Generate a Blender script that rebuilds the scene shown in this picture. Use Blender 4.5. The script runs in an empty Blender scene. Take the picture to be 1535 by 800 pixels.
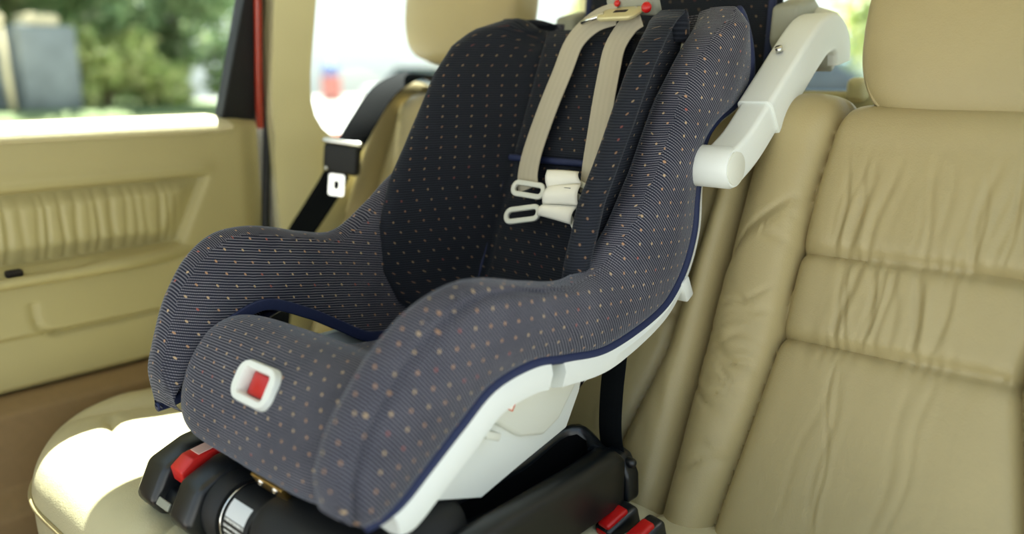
import bpy, bmesh, math, random
from mathutils import Vector, Matrix, noise
PI = math.pi
scene = bpy.context.scene
COL = scene.collection
V = Vector

# ------------------------------------------------------------------ camera measurements (image 1535x800)
F, CX, CY = 1246.0, 767.5, 400.0
YAW, PITCH = math.radians(42.3), math.radians(-13.1)
CAM = V((0.825, 0.0, 0.88))
FWD = V((-math.sin(YAW) * math.cos(PITCH), math.cos(YAW) * math.cos(PITCH), math.sin(PITCH)))
RGT = V((math.cos(YAW), math.sin(YAW), 0))
UPV = RGT.cross(FWD)


def on_plane(px, py, p0, n):
    d = RGT * ((px - CX) / F) - UPV * ((py - CY) / F) + FWD
    p0, n = V(p0), V(n)
    return CAM + d * ((p0 - CAM).dot(n) / d.dot(n))


# ------------------------------------------------------------------ materials
def lin(c):
    return tuple(((x / 255) / 12.92 if x / 255 <= .04045 else ((x / 255 + .055) / 1.055) ** 2.4) for x in c) + (1.0,)


class NB:
    def __init__(self, name):
        self.m = bpy.data.materials.new(name)
        self.m.use_nodes = True
        self.t = self.m.node_tree
        self.b = self.t.nodes['Principled BSDF']

    def n(self, typ, **kw):
        o = self.t.nodes.new(typ)
        for k, v in kw.items():
            setattr(o, k, v)
        return o

    def l(self, a, b):
        self.t.links.new(a, b)

    def math(self, op, a, b=None, c=None):
        o = self.n('ShaderNodeMath', operation=op)
        for i, x in enumerate((a, b, c)):
            if x is None:
                continue
            if isinstance(x, (int, float)):
                o.inputs[i].default_value = x
            else:
                self.l(x, o.inputs[i])
        return o.outputs[0]

    def mix(self, fac, a, b):
        o = self.n('ShaderNodeMix', data_type='RGBA')
        for s, x in ((0, fac), (6, a), (7, b)):
            if isinstance(x, (int, float)):
                o.inputs[s].default_value = x
            elif isinstance(x, tuple):
                o.inputs[s].default_value = x
            else:
                self.l(x, o.inputs[s])
        return o.outputs[2]

    def noise(self, scale, detail=3, rough=.5, coord='Object'):
        tc = self.n('ShaderNodeTexCoord')
        o = self.n('ShaderNodeTexNoise')
        o.inputs['Scale'].default_value = scale
        o.inputs['Detail'].default_value = detail
        o.inputs['Roughness'].default_value = rough
        self.l(tc.outputs[coord], o.inputs['Vector'])
        return o.outputs['Fac']

    def bump(self, h, strength, dist=.001):
        o = self.n('ShaderNodeBump')
        o.inputs['Strength'].default_value = strength
        o.inputs['Distance'].default_value = dist
        self.l(h, o.inputs['Height'])
        self.l(o.outputs[0], self.b.inputs['Normal'])


def plain(name, rgb, rough=.5, var=.06, nscale=40, bump=.0, bscale=400, spec=.5, metal=0, coat=0):
    k = NB(name)
    c = lin(rgb)
    lo = tuple(x * (1 - var) for x in c[:3]) + (1,)
    hi = tuple(min(1, x * (1 + var)) for x in c[:3]) + (1,)
    k.l(k.mix(k.noise(nscale), lo, hi), k.b.inputs['Base Color'])
    k.b.inputs['Roughness'].default_value = rough
    k.b.inputs['Metallic'].default_value = metal
    k.b.inputs['Specular IOR Level'].default_value = spec
    k.b.inputs['Coat Weight'].default_value = coat
    if bump:
        k.bump(k.noise(bscale, 2), bump, .0006)
    return k.m


def leather(name, rgb):
    k = NB(name)
    c = lin(rgb)
    lo = tuple(x * .93 for x in c[:3]) + (1,)
    hi = tuple(min(1, x * 1.05) for x in c[:3]) + (1,)
    k.l(k.mix(k.noise(14, 4), lo, hi), k.b.inputs['Base Color'])
    k.b.inputs['Roughness'].default_value = .42
    k.b.inputs['Specular IOR Level'].default_value = .4
    tc = k.n('ShaderNodeTexCoord')
    vo = k.n('ShaderNodeTexVoronoi')
    vo.inputs['Scale'].default_value = 420
    k.l(tc.outputs['Object'], vo.inputs['Vector'])
    h = k.math('ADD', k.math('MULTIPLY', vo.outputs['Distance'], .45), k.math('MULTIPLY', k.noise(55, 3), 1.6))
    k.bump(h, .35, .0012)
    return k.m


def fleck_fabric(name, base, thread, stripe_amt=.75, sheen=.35, fk=1.0):
    """Navy woven cloth, fine ribs along u, small peach flecks on a staggered lattice."""
    k = NB(name)
    uv = k.n('ShaderNodeUVMap')
    sep = k.n('ShaderNodeSeparateXYZ')
    k.l(uv.outputs[0], sep.inputs[0])
    u, v = sep.outputs[0], sep.outputs[1]
    wob = k.math('MULTIPLY', k.math('SUBTRACT', k.noise(60, 2), .5), .0012)
    vv = k.math('ADD', v, wob)
    rib = k.math('MULTIPLY_ADD', k.math('SINE', k.math('MULTIPLY', vv, 2 * PI / .0036)), .5, .5)
    rib = k.math('POWER', rib, 1.9)
    wv = k.math('MULTIPLY_ADD', k.math('SINE', k.math('MULTIPLY', u, 2 * PI / .0021)), .28, .72)
    patch = k.math('MULTIPLY_ADD', k.noise(16, 3), .9, .5)
    thr = k.math('MULTIPLY', k.math('MULTIPLY', k.math('MULTIPLY', rib, wv), stripe_amt), patch)
    col = k.mix(thr, lin(base), lin(thread))
    # flecks
    row = k.math('DIVIDE', v, .0158)
    ri = k.math('FLOOR', row)
    rf = k.math('FRACT', row)
    cu = k.math('ADD', k.math('DIVIDE', u, .0245), k.math('MULTIPLY', ri, .39))
    cu = k.math('ADD', cu, k.math('MULTIPLY', rf, .16))
    ci = k.math('FLOOR', cu)
    cf = k.math('FRACT', cu)
    du = k.math('ABSOLUTE', k.math('SUBTRACT', cf, .5))
    dv = k.math('ABSOLUTE', k.math('SUBTRACT', rf, .5))
    e = k.math('ADD', k.math('POWER', k.math('DIVIDE', du, .062), 2), k.math('POWER', k.math('DIVIDE', dv, .115), 2))
    mask = k.math('LESS_THAN', e, 1.0)
    cmb = k.n('ShaderNodeCombineXYZ')
    k.l(ci, cmb.inputs[0])
    k.l(ri, cmb.inputs[1])
    wn = k.n('ShaderNodeTexWhiteNoise', noise_dimensions='2D')
    k.l(cmb.outputs[0], wn.inputs['Vector'])
    ramp = k.n('ShaderNodeValToRGB')
    ramp.color_ramp.interpolation = 'CONSTANT'
    ramp.color_ramp.elements[0].color = lin((196, 152, 112))
    ramp.color_ramp.elements[1].color = lin((170, 92, 78))
    ramp.color_ramp.elements[1].position = .94
    e3 = ramp.color_ramp.elements.new(.55)
    e3.color = lin((206, 178, 136))
    k.l(wn.outputs['Value'], ramp.inputs[0])
    col = k.mix(k.math('MULTIPLY', mask, .72 * fk), col, ramp.outputs[0])
    k.l(col, k.b.inputs['Base Color'])
    k.b.inputs['Roughness'].default_value = .85
    k.b.inputs['Specular IOR Level'].default_value = .2
    k.b.inputs['Sheen Weight'].default_value = sheen
    k.b.inputs['Sheen Roughness'].default_value = .35
    k.b.inputs['Sheen Tint'].default_value = (.75, .82, .95, 1)
    k.bump(k.math('ADD', k.math('ADD', rib, k.math('MULTIPLY', wv, .5)), k.math('MULTIPLY', mask, .8)), .5, .0009)
    return k.m


def webbing(name, rgb, rough=.6, spec=.3, sheen=.12):
    k = NB(name)
    uv = k.n('ShaderNodeUVMap')
    sep = k.n('ShaderNodeSeparateXYZ')
    k.l(uv.outputs[0], sep.inputs[0])
    a = k.math('MULTIPLY_ADD', k.math('SINE', k.math('MULTIPLY', sep.outputs[0], 2 * PI / .009)), .5, .5)
    b = k.math('MULTIPLY_ADD', k.math('SINE', k.math('MULTIPLY', sep.outputs[1], 2 * PI / .0025)), .5, .5)
    c = lin(rgb)
    lo = tuple(x * .92 for x in c[:3]) + (1,)
    k.l(k.mix(k.math('MULTIPLY', a, k.math('MULTIPLY_ADD', k.noise(30), .8, .2)), c, lo), k.b.inputs['Base Color'])
    k.b.inputs['Roughness'].default_value = rough
    k.b.inputs['Sheen Weight'].default_value = sheen
    k.b.inputs['Specular IOR Level'].default_value = spec
    k.bump(k.math('ADD', a, b), .15, .0006)
    return k.m


def glass(name, tint=(.95, .985, .96, 1)):
    k = NB(name)
    t = k.t
    out = t.nodes['Material Output']
    t.nodes.remove(k.b)
    tr = k.n('ShaderNodeBsdfTransparent')
    tr.inputs[0].default_value = tint
    gl = k.n('ShaderNodeBsdfGlossy')
    gl.inputs['Roughness'].default_value = .02
    lw = k.n('ShaderNodeLayerWeight')
    lw.inputs['Blend'].default_value = .5
    fr = k.math('MULTIPLY_ADD', k.math('POWER', lw.outputs['Facing'], 4), .6, .03)
    mx = k.n('ShaderNodeMixShader')
    k.l(fr, mx.inputs[0])
    k.l(tr.outputs[0], mx.inputs[1])
    k.l(gl.outputs[0], mx.inputs[2])
    k.l(mx.outputs[0], out.inputs['Surface'])
    return k.m


def leafy(name, a, b, c):
    k = NB(name)
    ob = k.n('ShaderNodeNewGeometry')
    ramp = k.n('ShaderNodeValToRGB')
    ramp.color_ramp.elements[0].color = lin(a)
    ramp.color_ramp.elements[1].color = lin(c)
    e = ramp.color_ramp.elements.new(.5)
    e.color = lin(b)
    k.l(ob.outputs['Random Per Island'], ramp.inputs[0])
    k.l(ramp.outputs[0], k.b.inputs['Base Color'])
    k.b.inputs['Roughness'].default_value = .45
    tl = k.n('ShaderNodeBsdfTranslucent')
    k.l(ramp.outputs[0], tl.inputs[0])
    mx = k.n('ShaderNodeMixShader')
    mx.inputs[0].default_value = .5
    k.l(k.b.outputs[0], mx.inputs[1])
    k.l(tl.outputs[0], mx.inputs[2])
    k.l(mx.outputs[0], k.t.nodes['Material Output'].inputs['Surface'])
    return k.m


M = {}
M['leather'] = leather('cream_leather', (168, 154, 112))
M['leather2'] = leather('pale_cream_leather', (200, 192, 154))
M['vinyl'] = plain('cream_vinyl', (170, 161, 115), .45, .04, 12, .15, 500)
M['vinyl2'] = plain('cream_door_vinyl', (170, 161, 116), .5, .04, 9, .15, 500)
M['cream_pl'] = plain('cream_trim_plastic', (212, 205, 160), .45, .04, 8, .1, 600)
M['headliner'] = plain('headliner_cloth', (214, 205, 178), .9, .05, 30)
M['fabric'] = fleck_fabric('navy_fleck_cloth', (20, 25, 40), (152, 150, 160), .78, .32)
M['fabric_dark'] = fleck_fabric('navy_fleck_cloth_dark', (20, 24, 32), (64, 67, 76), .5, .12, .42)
M['navy'] = plain('navy_binding', (26, 38, 76), .7, .1, 200, .2, 900)
M['navydark'] = plain('navy_lining', (20, 26, 46), .8, .1, 200, .2, 900)
M['white'] = plain('white_plastic', (226, 231, 226), .38, .02, 15, .05, 700)
M['ivory'] = plain('ivory_plastic', (214, 216, 204), .4, .02, 15, .05, 700)
M['tag'] = plain('white_paper_tag', (244, 242, 230), .7, .03, 60)
M['red'] = plain('red_plastic', (188, 20, 20), .3, .05, 60)
M['redlever'] = plain('red_lever_plastic', (206, 40, 36), .32, .05, 60)
M['black'] = plain('black_plastic', (13, 18, 22), .33, .08, 40, .08, 900, spec=.65)
M['blackmatt'] = plain('black_rubber', (10, 13, 16), .6, .08, 40)
M['grey'] = plain('grey_plastic', (150, 152, 138), .45, .04, 30)
M['beige'] = webbing('beige_webbing', (174, 167, 147))
M['blackweb'] = webbing('black_webbing', (12, 15, 17), .85, .08, 0)
M['chrome'] = plain('chrome_metal', (225, 225, 220), .18, .03, 40, metal=1)
M['brass'] = plain('brass_metal', (206, 170, 96), .3, .05, 60, metal=1)
M['beigemetal'] = plain('beige_painted_metal', (205, 196, 150), .35, .04, 50, metal=.3)
M['carpet'] = plain('brown_carpet', (98, 78, 56), .95, .25, 300, .6, 900)
M['sillbrown'] = plain('brown_sill_trim', (134, 110, 74), .7, .1, 60)
M['carred'] = plain('red_car_paint', (150, 46, 28), .25, .03, 20, coat=.6)
M['glass'] = glass('clear_glass')
M['dark'] = plain('dark_hole', (24, 18, 12), .8)
M['asphalt'] = plain('sunny_asphalt', (158, 158, 153), .9, .1, .6)
M['verge'] = plain('pale_grass_verge', (112, 126, 84), .95, .2, 3)
M['stone'] = plain('grey_stone', (128, 134, 134), .85, .5, 4.0)
M['stonecap'] = plain('pale_stone', (226, 210, 170), .8, .1, 5)
M['bark'] = plain('brown_bark', (92, 78, 56), .9, .3, 12)
M['leafd'] = leafy('dark_leaves', (104, 130, 90), (142, 166, 116), (184, 198, 146))
M['leafl'] = leafy('light_leaves', (160, 182, 104), (204, 212, 140), (232, 230, 176))
M['leafm'] = leafy('mid_leaves', (122, 152, 106), (164, 186, 132), (210, 216, 166))
M['render'] = plain('pale_render', (226, 228, 226), .85, .05, 2)
M['blueroof'] = plain('pale_blue_panel', (150, 178, 196), .6, .08, 3)
M['housewin'] = plain('house_window_pane', (96, 116, 130), .15, .1, 2)
M['carwhite'] = plain('white_car_paint', (236, 236, 238), .25, .02, 8, coat=.5)
M['carglass'] = plain('dark_car_window', (60, 70, 78), .1, .1, 4)


# ------------------------------------------------------------------ object helpers
def thing(name, label, cat, loc, group=None, kind=None):
    o = bpy.data.objects.new(name, None)
    COL.objects.link(o)
    o.location = loc
    o.empty_display_size = .05
    o['label'] = label
    o['category'] = cat
    if group:
        o['group'] = group
    if kind:
        o['kind'] = kind
    return o


def world_loc(o):
    p = V((0, 0, 0))
    while o is not None:
        p += V(o.location)
        o = o.parent
    return p


def link_mesh(name, me, mat, parent=None, label=None):
    o = bpy.data.objects.new(name, me)
    COL.objects.link(o)
    me.materials.append(mat)
    if parent is not None:
        me.transform(Matrix.Translation(-world_loc(parent)))
        o.parent = parent
    if label:
        o['label'] = label
    return o


def tag(o, label, cat, group=None, kind=None):
    if label:
        o['label'] = label
    if cat:
        o['category'] = cat
    if group:
        o['group'] = group
    if kind:
        o['kind'] = kind
    return o


def set_smooth(me, angle=None):
    me.polygons.foreach_set('use_smooth', [True] * len(me.polygons))
    if angle is not None:
        try:
            me.set_sharp_from_angle(angle=math.radians(angle))
        except Exception:
            pass


def cat_rom(pts, n, closed=False):
    """Catmull-Rom through pts (list of tuples of any dimension), n samples, roughly even in arc length."""
    P = [tuple(p) for p in pts]
    m = len(P)
    segs = m if closed else m - 1
    dense = []
    K = 12
    for i in range(segs):
        if closed:
            a, b, c, d = P[(i - 1) % m], P[i], P[(i + 1) % m], P[(i + 2) % m]
        else:
            a, b, c, d = P[max(i - 1, 0)], P[i], P[i + 1], P[min(i + 2, m - 1)]
        for q in range(K):
            t = q / K
            dense.append(tuple(.5 * ((2 * bb) + (-aa + cc) * t + (2 * aa - 5 * bb + 4 * cc - dd) * t * t + (-aa + 3 * bb - 3 * cc + dd) * t ** 3)
                               for aa, bb, cc, dd in zip(a, b, c, d)))
    dense.append(P[0] if closed else P[-1])
    L = [0]
    for i in range(1, len(dense)):
        L.append(L[-1] + math.dist(dense[i], dense[i - 1]))
    tot = L[-1] or 1
    out = []
    j = 0
    cnt = n if closed else n - 1
    for i in range(n):
        s = tot * i / cnt
        while j < len(L) - 2 and L[j + 1] < s:
            j += 1
        sl = L[j + 1] - L[j] or 1
        t = min(1, max(0, (s - L[j]) / sl))
        out.append(tuple(x + (y - x) * t for x, y in zip(dense[j], dense[j + 1])))
    return out


def interp(tab, x):
    """piecewise-linear table lookup: tab = [(x, y...)...] sorted."""
    if x <= tab[0][0]:
        return tab[0][1]
    for (a, b), (c, d) in zip(tab, tab[1:]):
        if x <= c:
            return b + (d - b) * (x - a) / (c - a)
    return tab[-1][1]


def sm(a, b, x):
    t = min(1, max(0, (x - a) / (b - a)))
    return t * t * (3 - 2 * t)


def grid_mesh(name, rows, uvs=None, close_u=False, close_v=False, caps=False, flip=False, angle=None, face_uv=None):
    """rows[i][j] -> Vector; uvs[i][j] -> (u,v)."""
    me = bpy.data.meshes.new(name)
    nr, nc = len(rows), len(rows[0])
    verts = [tuple(p) for r in rows for p in r]
    faces, idx = [], []
    for i in range(nr if close_v else nr - 1):
        for j in range(nc if close_u else nc - 1):
            i2, j2 = (i + 1) % nr, (j + 1) % nc
            q = [(i, j), (i, j2), (i2, j2), (i2, j)]
            if flip:
                q.reverse()
            faces.append([a * nc + b for a, b in q])
            idx.append(q)
    if caps:
        faces.append([j for j in range(nc)][::-1] if not flip else [j for j in range(nc)])
        faces.append([(nr - 1) * nc + j for j in range(nc)] if not flip else [(nr - 1) * nc + j for j in range(nc)][::-1])
    me.from_pydata(verts, [], faces)
    if uvs is not None or face_uv is not None:
        ul = me.uv_layers.new(name='UVMap')
        for p, q in zip(me.polygons, idx):
            for li, (a, b) in zip(p.loop_indices, q):
                ul.data[li].uv = face_uv(q, a, b) if face_uv else uvs[a][b]
    me.update()
    set_smooth(me, angle)
    return me


def rrect(w, h, r, n=4):
    """rounded rectangle outline, centred, in (a,b)."""
    out = []
    for cx, cy, a0 in ((w / 2 - r, h / 2 - r, 0), (-w / 2 + r, h / 2 - r, 90), (-w / 2 + r, -h / 2 + r, 180), (w / 2 - r, -h / 2 + r, 270)):
        for q in range(n + 1):
            a = math.radians(a0 + 90 * q / n)
            out.append((cx + r * math.cos(a), cy + r * math.sin(a)))
    return out


def sweep(name, path, sect, ref=(1, 0, 0), closed=False, caps=True, angle=40, scale=None):
    """path points, sect list of (a,b): a along ref side, b along the third axis."""
    path = [V(p) for p in path]
    n = len(path)
    rows, uvs, L = [], [], 0
    for i, p in enumerate(path):
        if closed:
            t = path[(i + 1) % n] - path[i - 1]
        else:
            t = path[min(i + 1, n - 1)] - path[max(i - 1, 0)]
        t.normalize()
        rf = V(ref(i) if callable(ref) else ref)
        a = rf - t * rf.dot(t)
        a.normalize()
        b = t.cross(a)
        if i:
            L += (p - path[i - 1]).length
        k = scale(i / (n - 1)) if scale else 1
        rows.append([p + a * (x * k) + b * (y * k) for x, y in sect])
        c = 0
        ur = []
        for j, (x, y) in enumerate(sect):
            ur.append((x, L))
        uvs.append(ur)
    return grid_mesh(name, rows, uvs, close_u=True, close_v=closed, caps=caps and not closed, angle=angle)


def tube(name, path, r, n=10, closed=False, ref=(0.13, 0.21, 0.97), **kw):
    return sweep(name, path, [(r * math.cos(2 * PI * k / n), r * math.sin(2 * PI * k / n)) for k in range(n)], ref, closed, angle=None, **kw)


def circle(r, n=20):
    return [(r * math.cos(2 * PI * k / n), r * math.sin(2 * PI * k / n)) for k in range(n)]


def from_bm(name, bm, angle=35):
    me = bpy.data.meshes.new(name)
    bmesh.ops.recalc_face_normals(bm, faces=bm.faces)
    bm.to_mesh(me)
    bm.free()
    set_smooth(me, angle)
    return me


def prism_bm(poly, x0, x1, axis='X', bevel=0, seg=3, bm=None):
    """poly of 2-D points extruded along axis: X -> (y,z); Y -> (x,z); Z -> (x,y)."""
    bm = bm or bmesh.new()

    def P(a, b, c):
        return {'X': (c, a, b), 'Y': (a, c, b), 'Z': (a, b, c)}[axis]
    v0 = [bm.verts.new(P(a, b, x0)) for a, b in poly]
    v1 = [bm.verts.new(P(a, b, x1)) for a, b in poly]
    fs = [bm.faces.new(v0), bm.faces.new(v1[::-1])]
    n = len(poly)
    for i in range(n):
        fs.append(bm.faces.new((v0[i], v1[i], v1[(i + 1) % n], v0[(i + 1) % n])))
    bmesh.ops.recalc_face_normals(bm, faces=fs)
    if bevel:
        ed = list({e for f in fs for e in f.edges})
        bmesh.ops.bevel(bm, geom=ed, offset=bevel, segments=seg, profile=.5, affect='EDGES', clamp_overlap=True)
    return bm


def box_bm(c, s, bevel=0, seg=3, rot=None, bm=None):
    b2 = bmesh.new()
    bmesh.ops.create_cube(b2, size=1)
    bmesh.ops.scale(b2, vec=s, verts=b2.verts)
    if bevel:
        bmesh.ops.bevel(b2, geom=list(b2.edges), offset=bevel, segments=seg, profile=.5, affect='EDGES')
    m = Matrix.Translation(c) @ (rot.to_4x4() if rot is not None else Matrix())
    bmesh.ops.transform(b2, matrix=m, verts=b2.verts)
    if bm is None:
        return b2
    tmp = bpy.data.meshes.new('tmp')
    b2.to_mesh(tmp)
    b2.free()
    bm.from_mesh(tmp)
    bpy.data.meshes.remove(tmp)
    return bm


def frame_rot(xa, za):
    """rotation whose local x is xa and local z is near za."""
    x = V(xa).normalized()
    z = V(za)
    z = (z - x * z.dot(x)).normalized()
    y = z.cross(x)
    return Matrix((x, y, z)).transposed()


def superell(name, c, half, e1=.35, e2=.35, nu=64, nv=36, rot=None, warp=None):
    def sp(w, e):
        return math.copysign(abs(w) ** e, w)
    rows = []
    for i in range(nv + 1):
        ph = -PI / 2 + PI * i / nv
        row = []
        for j in range(nu):
            th = 2 * PI * j / nu
            p = V((half[0] * sp(math.cos(ph), e1) * sp(math.cos(th), e2), half[1] * sp(math.cos(ph), e1) * sp(math.sin(th), e2), half[2] * sp(math.sin(ph), e1)))
            if warp:
                p = warp(p)
            if rot is not None:
                p = rot @ p
            row.append(p + V(c))
        rows.append(row)
    return grid_mesh(name, rows, close_u=True)


# ==================================================================================================
#                                     THE CAR: SHELL AND TRIM
# ==================================================================================================
def struct(name, me, mat, label, cat, parent=None):
    o = link_mesh(name, me, mat, parent)
    o['kind'] = 'structure'
    o['label'] = label
    o['category'] = cat
    return o


# floor
bm = box_bm((0.0, .55, -.03), (1.56, 3.3, .06), .01)
struct('floor', from_bm('floor', bm), M['carpet'], 'brown carpeted car floor in front of the cream rear bench', 'floor')

# roof lining, gently domed
rows = []
for i in range(25):
    y = -.35 + 2.5 * i / 24
    rows.append([V((-.62 + 1.24 * j / 24, y, 1.335 - .05 * abs(-1 + j / 12) ** 3 - .05 * max(0, (y - 1.2)) ** 2)) for j in range(25)])
me = grid_mesh('ceiling', rows, flip=True)
o = struct('ceiling', me, M['headliner'], 'pale cloth roof lining over the rear bench', 'roof lining')
s = o.modifiers.new('t', 'SOLIDIFY')
s.thickness = .03
s.offset = -1


def side_x(z):
    return .69 - .075 * max(0, (z - .76) / .44) ** 1.1


def pillar_wall(name, sgn, y0, label, lean=True):
    """side wall behind the rear door: C-pillar, wheel-arch trim and the cargo side with a window hole."""
    # window hole rows: for every z an interval of y that is open
    hole = cat_rom([(1.028, .94), (1.026, .86), (1.034, .80), (1.06, .755), (1.12, .735), (1.25, .735), (1.85, .74), (1.95, .78), (1.97, .9), (1.92, 1.12),
                    (1.86, 1.22), (1.7, 1.245), (1.2, 1.24), (1.09, 1.225), (1.042, 1.14)], 90, closed=True)
    rect = [(y0, 0.0), (2.12, 0.0), (2.12, 1.30), (y0, 1.30)]
    bm = bmesh.new()

    def X(y, z):
        x = side_x(z)
        # wheel-arch swelling low down behind the door and a soft roll along the window ledge
        x -= (.045 if sgn < 0 else 0) * math.exp(-((y - 1.12) / .17) ** 2 - ((z - .50) / .20) ** 2)
        x -= .012 * math.exp(-((z - .755) / .03) ** 2)
        return sgn * (x + (.06 if sgn > 0 else 0))
    # ring mesh between hole and rectangle by radial lines
    cy, cz = 1.5, .97
    n = len(hole)
    K = 22
    rings = []
    for y, z in hole:
        dy, dz = y - cy, z - cz
        t = 1e9
        if dy > 1e-6:
            t = min(t, (2.12 - cy) / dy)
        if dy < -1e-6:
            t = min(t, (y0 - cy) / dy)
        if dz > 1e-6:
            t = min(t, (1.30 - cz) / dz)
        if dz < -1e-6:
            t = min(t, (0 - cz) / dz)
        oy, oz = cy + dy * t, cz + dz * t
        rings.append([(y + (oy - y) * (q / K) ** 1.3, z + (oz - z) * (q / K) ** 1.3) for q in range(K + 1)])
    # make sure rectangle corners are reached
    for cyy, czz in rect:
        best = min(range(n), key=lambda i: (rings[i][-1][0] - cyy) ** 2 + (rings[i][-1][1] - czz) ** 2)
        y, z = hole[best]
        rings[best] = [(y + (cyy - y) * (q / K) ** 1.3, z + (czz - z) * (q / K) ** 1.3) for q in range(K + 1)]
    rows = []
    for rg in rings:
        y, z = rg[0]
        row = [V((sgn * (side_x(z) + .045 + (.06 if sgn > 0 else 0)), y, z)), V((sgn * (side_x(z) + .012 + (.06 if sgn > 0 else 0)), y, z))]
        row += [V((X(a, b), a, b)) for a, b in rg]
        a, b = rg[-1]
        row.append(V((sgn * (abs(X(a, b)) + .004), a + (.004 if a < 1.5 else -.004), b)))
        row.append(V((sgn * (side_x(b) + (.17 if sgn > 0 else .12)), a, b)))
        rows.append(row)
    me = grid_mesh(name, rows, close_v=True, flip=(sgn > 0), angle=60)
    bm.free()
    return me, hole


me, hole = pillar_wall('wall_left', -1, .936, '')
struct('wall_left', me, M['cream_pl'], 'cream rear pillar and luggage side trim behind the open-view door glass', 'pillar trim')
me, hole = pillar_wall('wall_right', 1, 1.02, '')
struct('wall_right', me, M['cream_pl'], 'cream luggage side trim on the far side of the right headrest', 'side trim')


def side_pane(sgn):
    bm = bmesh.new()
    vs = []
    for off in (.035, .039):
        vs.append([bm.verts.new((sgn * (side_x(z) + off + (.06 if sgn > 0 else 0)), y, z)) for y, z in hole])
    bm.faces.new(vs[0])
    bm.faces.new(vs[1][::-1])
    n = len(hole)
    for i in range(n):
        bm.faces.new((vs[0][i], vs[1][i], vs[1][(i + 1) % n], vs[0][(i + 1) % n]))
    return from_bm('pane', bm, 30)


struct('window_1', side_pane(-1), M['glass'], 'rear quarter glass behind the cream left pillar, bright street outside', 'car window')
struct('window_2', side_pane(1), M['glass'], 'rear quarter glass on the right side of the car', 'car window')

# outer skin of the pillar / roof sides, red paint (keeps the shell closed and shades the trim)
for sg, nm, lab in ((-1, 'trim_1', 'red painted body side outside the left pillar'), (1, 'trim_2', 'red painted body side outside the right luggage trim')):
    bm = bmesh.new()
    prism_bm([(.95, -.15), (2.2, -.15), (2.2, .74), (1.0, .74), (.97, .62)], sg * .80, sg * .84, 'X', .006, 2, bm)
    prism_bm([(-.3, 1.275), (2.2, 1.275), (2.2, 1.37), (-.3, 1.37)], sg * .645, sg * .69, 'X', .006, 2, bm)
    struct(nm, from_bm(nm, bm), M['carred'], lab, 'car body')

# tailgate wall with opening
bm = bmesh.new()
for poly in ([(-.74, 0), (.74, 0), (.74, .70), (-.74, .70)], [(-.74, .70), (-.60, .70), (-.53, 1.2), (-.64, 1.33), (-.74, 1.28)],
             [(.74, .70), (.60, .70), (.53, 1.2), (.64, 1.33), (.74, 1.28)], [(-.64, 1.33), (-.53, 1.2), (.53, 1.2), (.64, 1.33)]):
    prism_bm(poly, 2.10, 2.16, 'Y', 0, 2, bm)
struct('wall_back', from_bm('wall_back', bm), M['cream_pl'], 'cream tailgate lining around the rear window', 'tailgate trim')
bm = prism_bm([(-.60, .70), (.60, .70), (.53, 1.2), (-.53, 1.2)], 2.125, 2.131, 'Y')
struct('window_3', from_bm('window_3', bm), M['glass'], 'rear window in the tailgate behind the seats', 'car window')

# ------------------------------------------------------------------ left rear door
door = thing('door_1', 'cream car door with padded pleated insert and clear window glass', 'car door', (-.72, .5, .30), kind='structure')
random.seed(5)
PLEATS = [(-.25 + .021 * k + random.uniform(-.005, .005), random.uniform(.35, 1), random.uniform(.0035, .0065)) for k in range(55)]
Y0, Y1 = -.32, .918


def door_x(y, z):
    x = -.702
    # top roll
    x -= .03 * sm(.772, .80, z) ** 2 - .006 * math.exp(-((z - .703) / .014) ** 2) * (1 - sm(.78, .82, y))
    # recess holding the padded insert
    edge = .80 - (.69 - z) * .5
    inn = sm(.555, .568, z) * (1 - sm(.680, .692, z)) * (1 - sm(edge - .012, edge + .004, y))
    x -= .024 * inn
    # rear margin falls away to the seal
    x -= .012 * sm(.865, .915, y)
    # lower pocket panel: groove with a rounded corner
    d = abs(z - (.441 + .002 * math.sin(y * 9)))
    x -= .006 * math.exp(-(d / .005) ** 2) * sm(.485, .492, y)
    x += .012 * (1 - sm(.438, .446, z)) * 0 + .010 * sm(.44, .45, z) * (1 - sm(.53, .545, z))
    d2 = abs(math.hypot(y - .492, z - .475) - .034) if (y < .492 and z < .478) else (abs(y - .458) if (y < .475 and .478 <= z < .50) else 9)
    x -= .006 * math.exp(-(d2 / .005) ** 2)
    x += .006 * math.exp(-((z - .40) / .06) ** 2)
    # curl in at the bottom
    x -= .03 * (1 - sm(.335, .36, z))
    return x


rows = []
for i in range(150):
    z = .325 + (.795 - .325) * i / 149
    rows.append([V((door_x(Y0 + (Y1 - Y0) * j / 200, z), Y0 + (Y1 - Y0) * j / 200, z)) for j in range(201)])
for rw in (0, -1):
    pass
rows.append([V((-.775, p.y, p.z)) for p in rows[-1]])
rows.append([V((-.775, p.y, .20)) for p in rows[-1]])
rows.append([V((-.73, p.y, .325)) for p in rows[-1]])
me = grid_mesh('door_panel', rows, flip=True, angle=60)
link_mesh('door_panel', me, M['vinyl2'], door)


def insert_x(y, z):
    edge = .795 - (.69 - z) * .5
    t = sm(.562, .60, z) * (1 - sm(.655, .688, z)) * (1 - sm(edge - .05, edge, y))
    x = -.722 + .016 * t
    win = math.exp(-((z - .618) / .062) ** 4)
    for py, a, w in PLEATS:
        wob = .0013 * math.sin(z * 50 + py * 90)
        x -= .0042 * a * math.exp(-((y - py - wob) / w) ** 2) * win * (1 - sm(.70, .76, y))
    return x


rows = []
for i in range(50):
    z = .560 + .128 * i / 49
    edge = .795 - (.69 - z) * .5
    rows.append([V((insert_x(Y0 + (edge - Y0) * j / 330, z), Y0 + (edge - Y0) * j / 330, z)) for j in range(331)])
link_mesh('padded_insert', grid_mesh('padded_insert', rows, flip=True), M['vinyl'], door)

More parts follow.
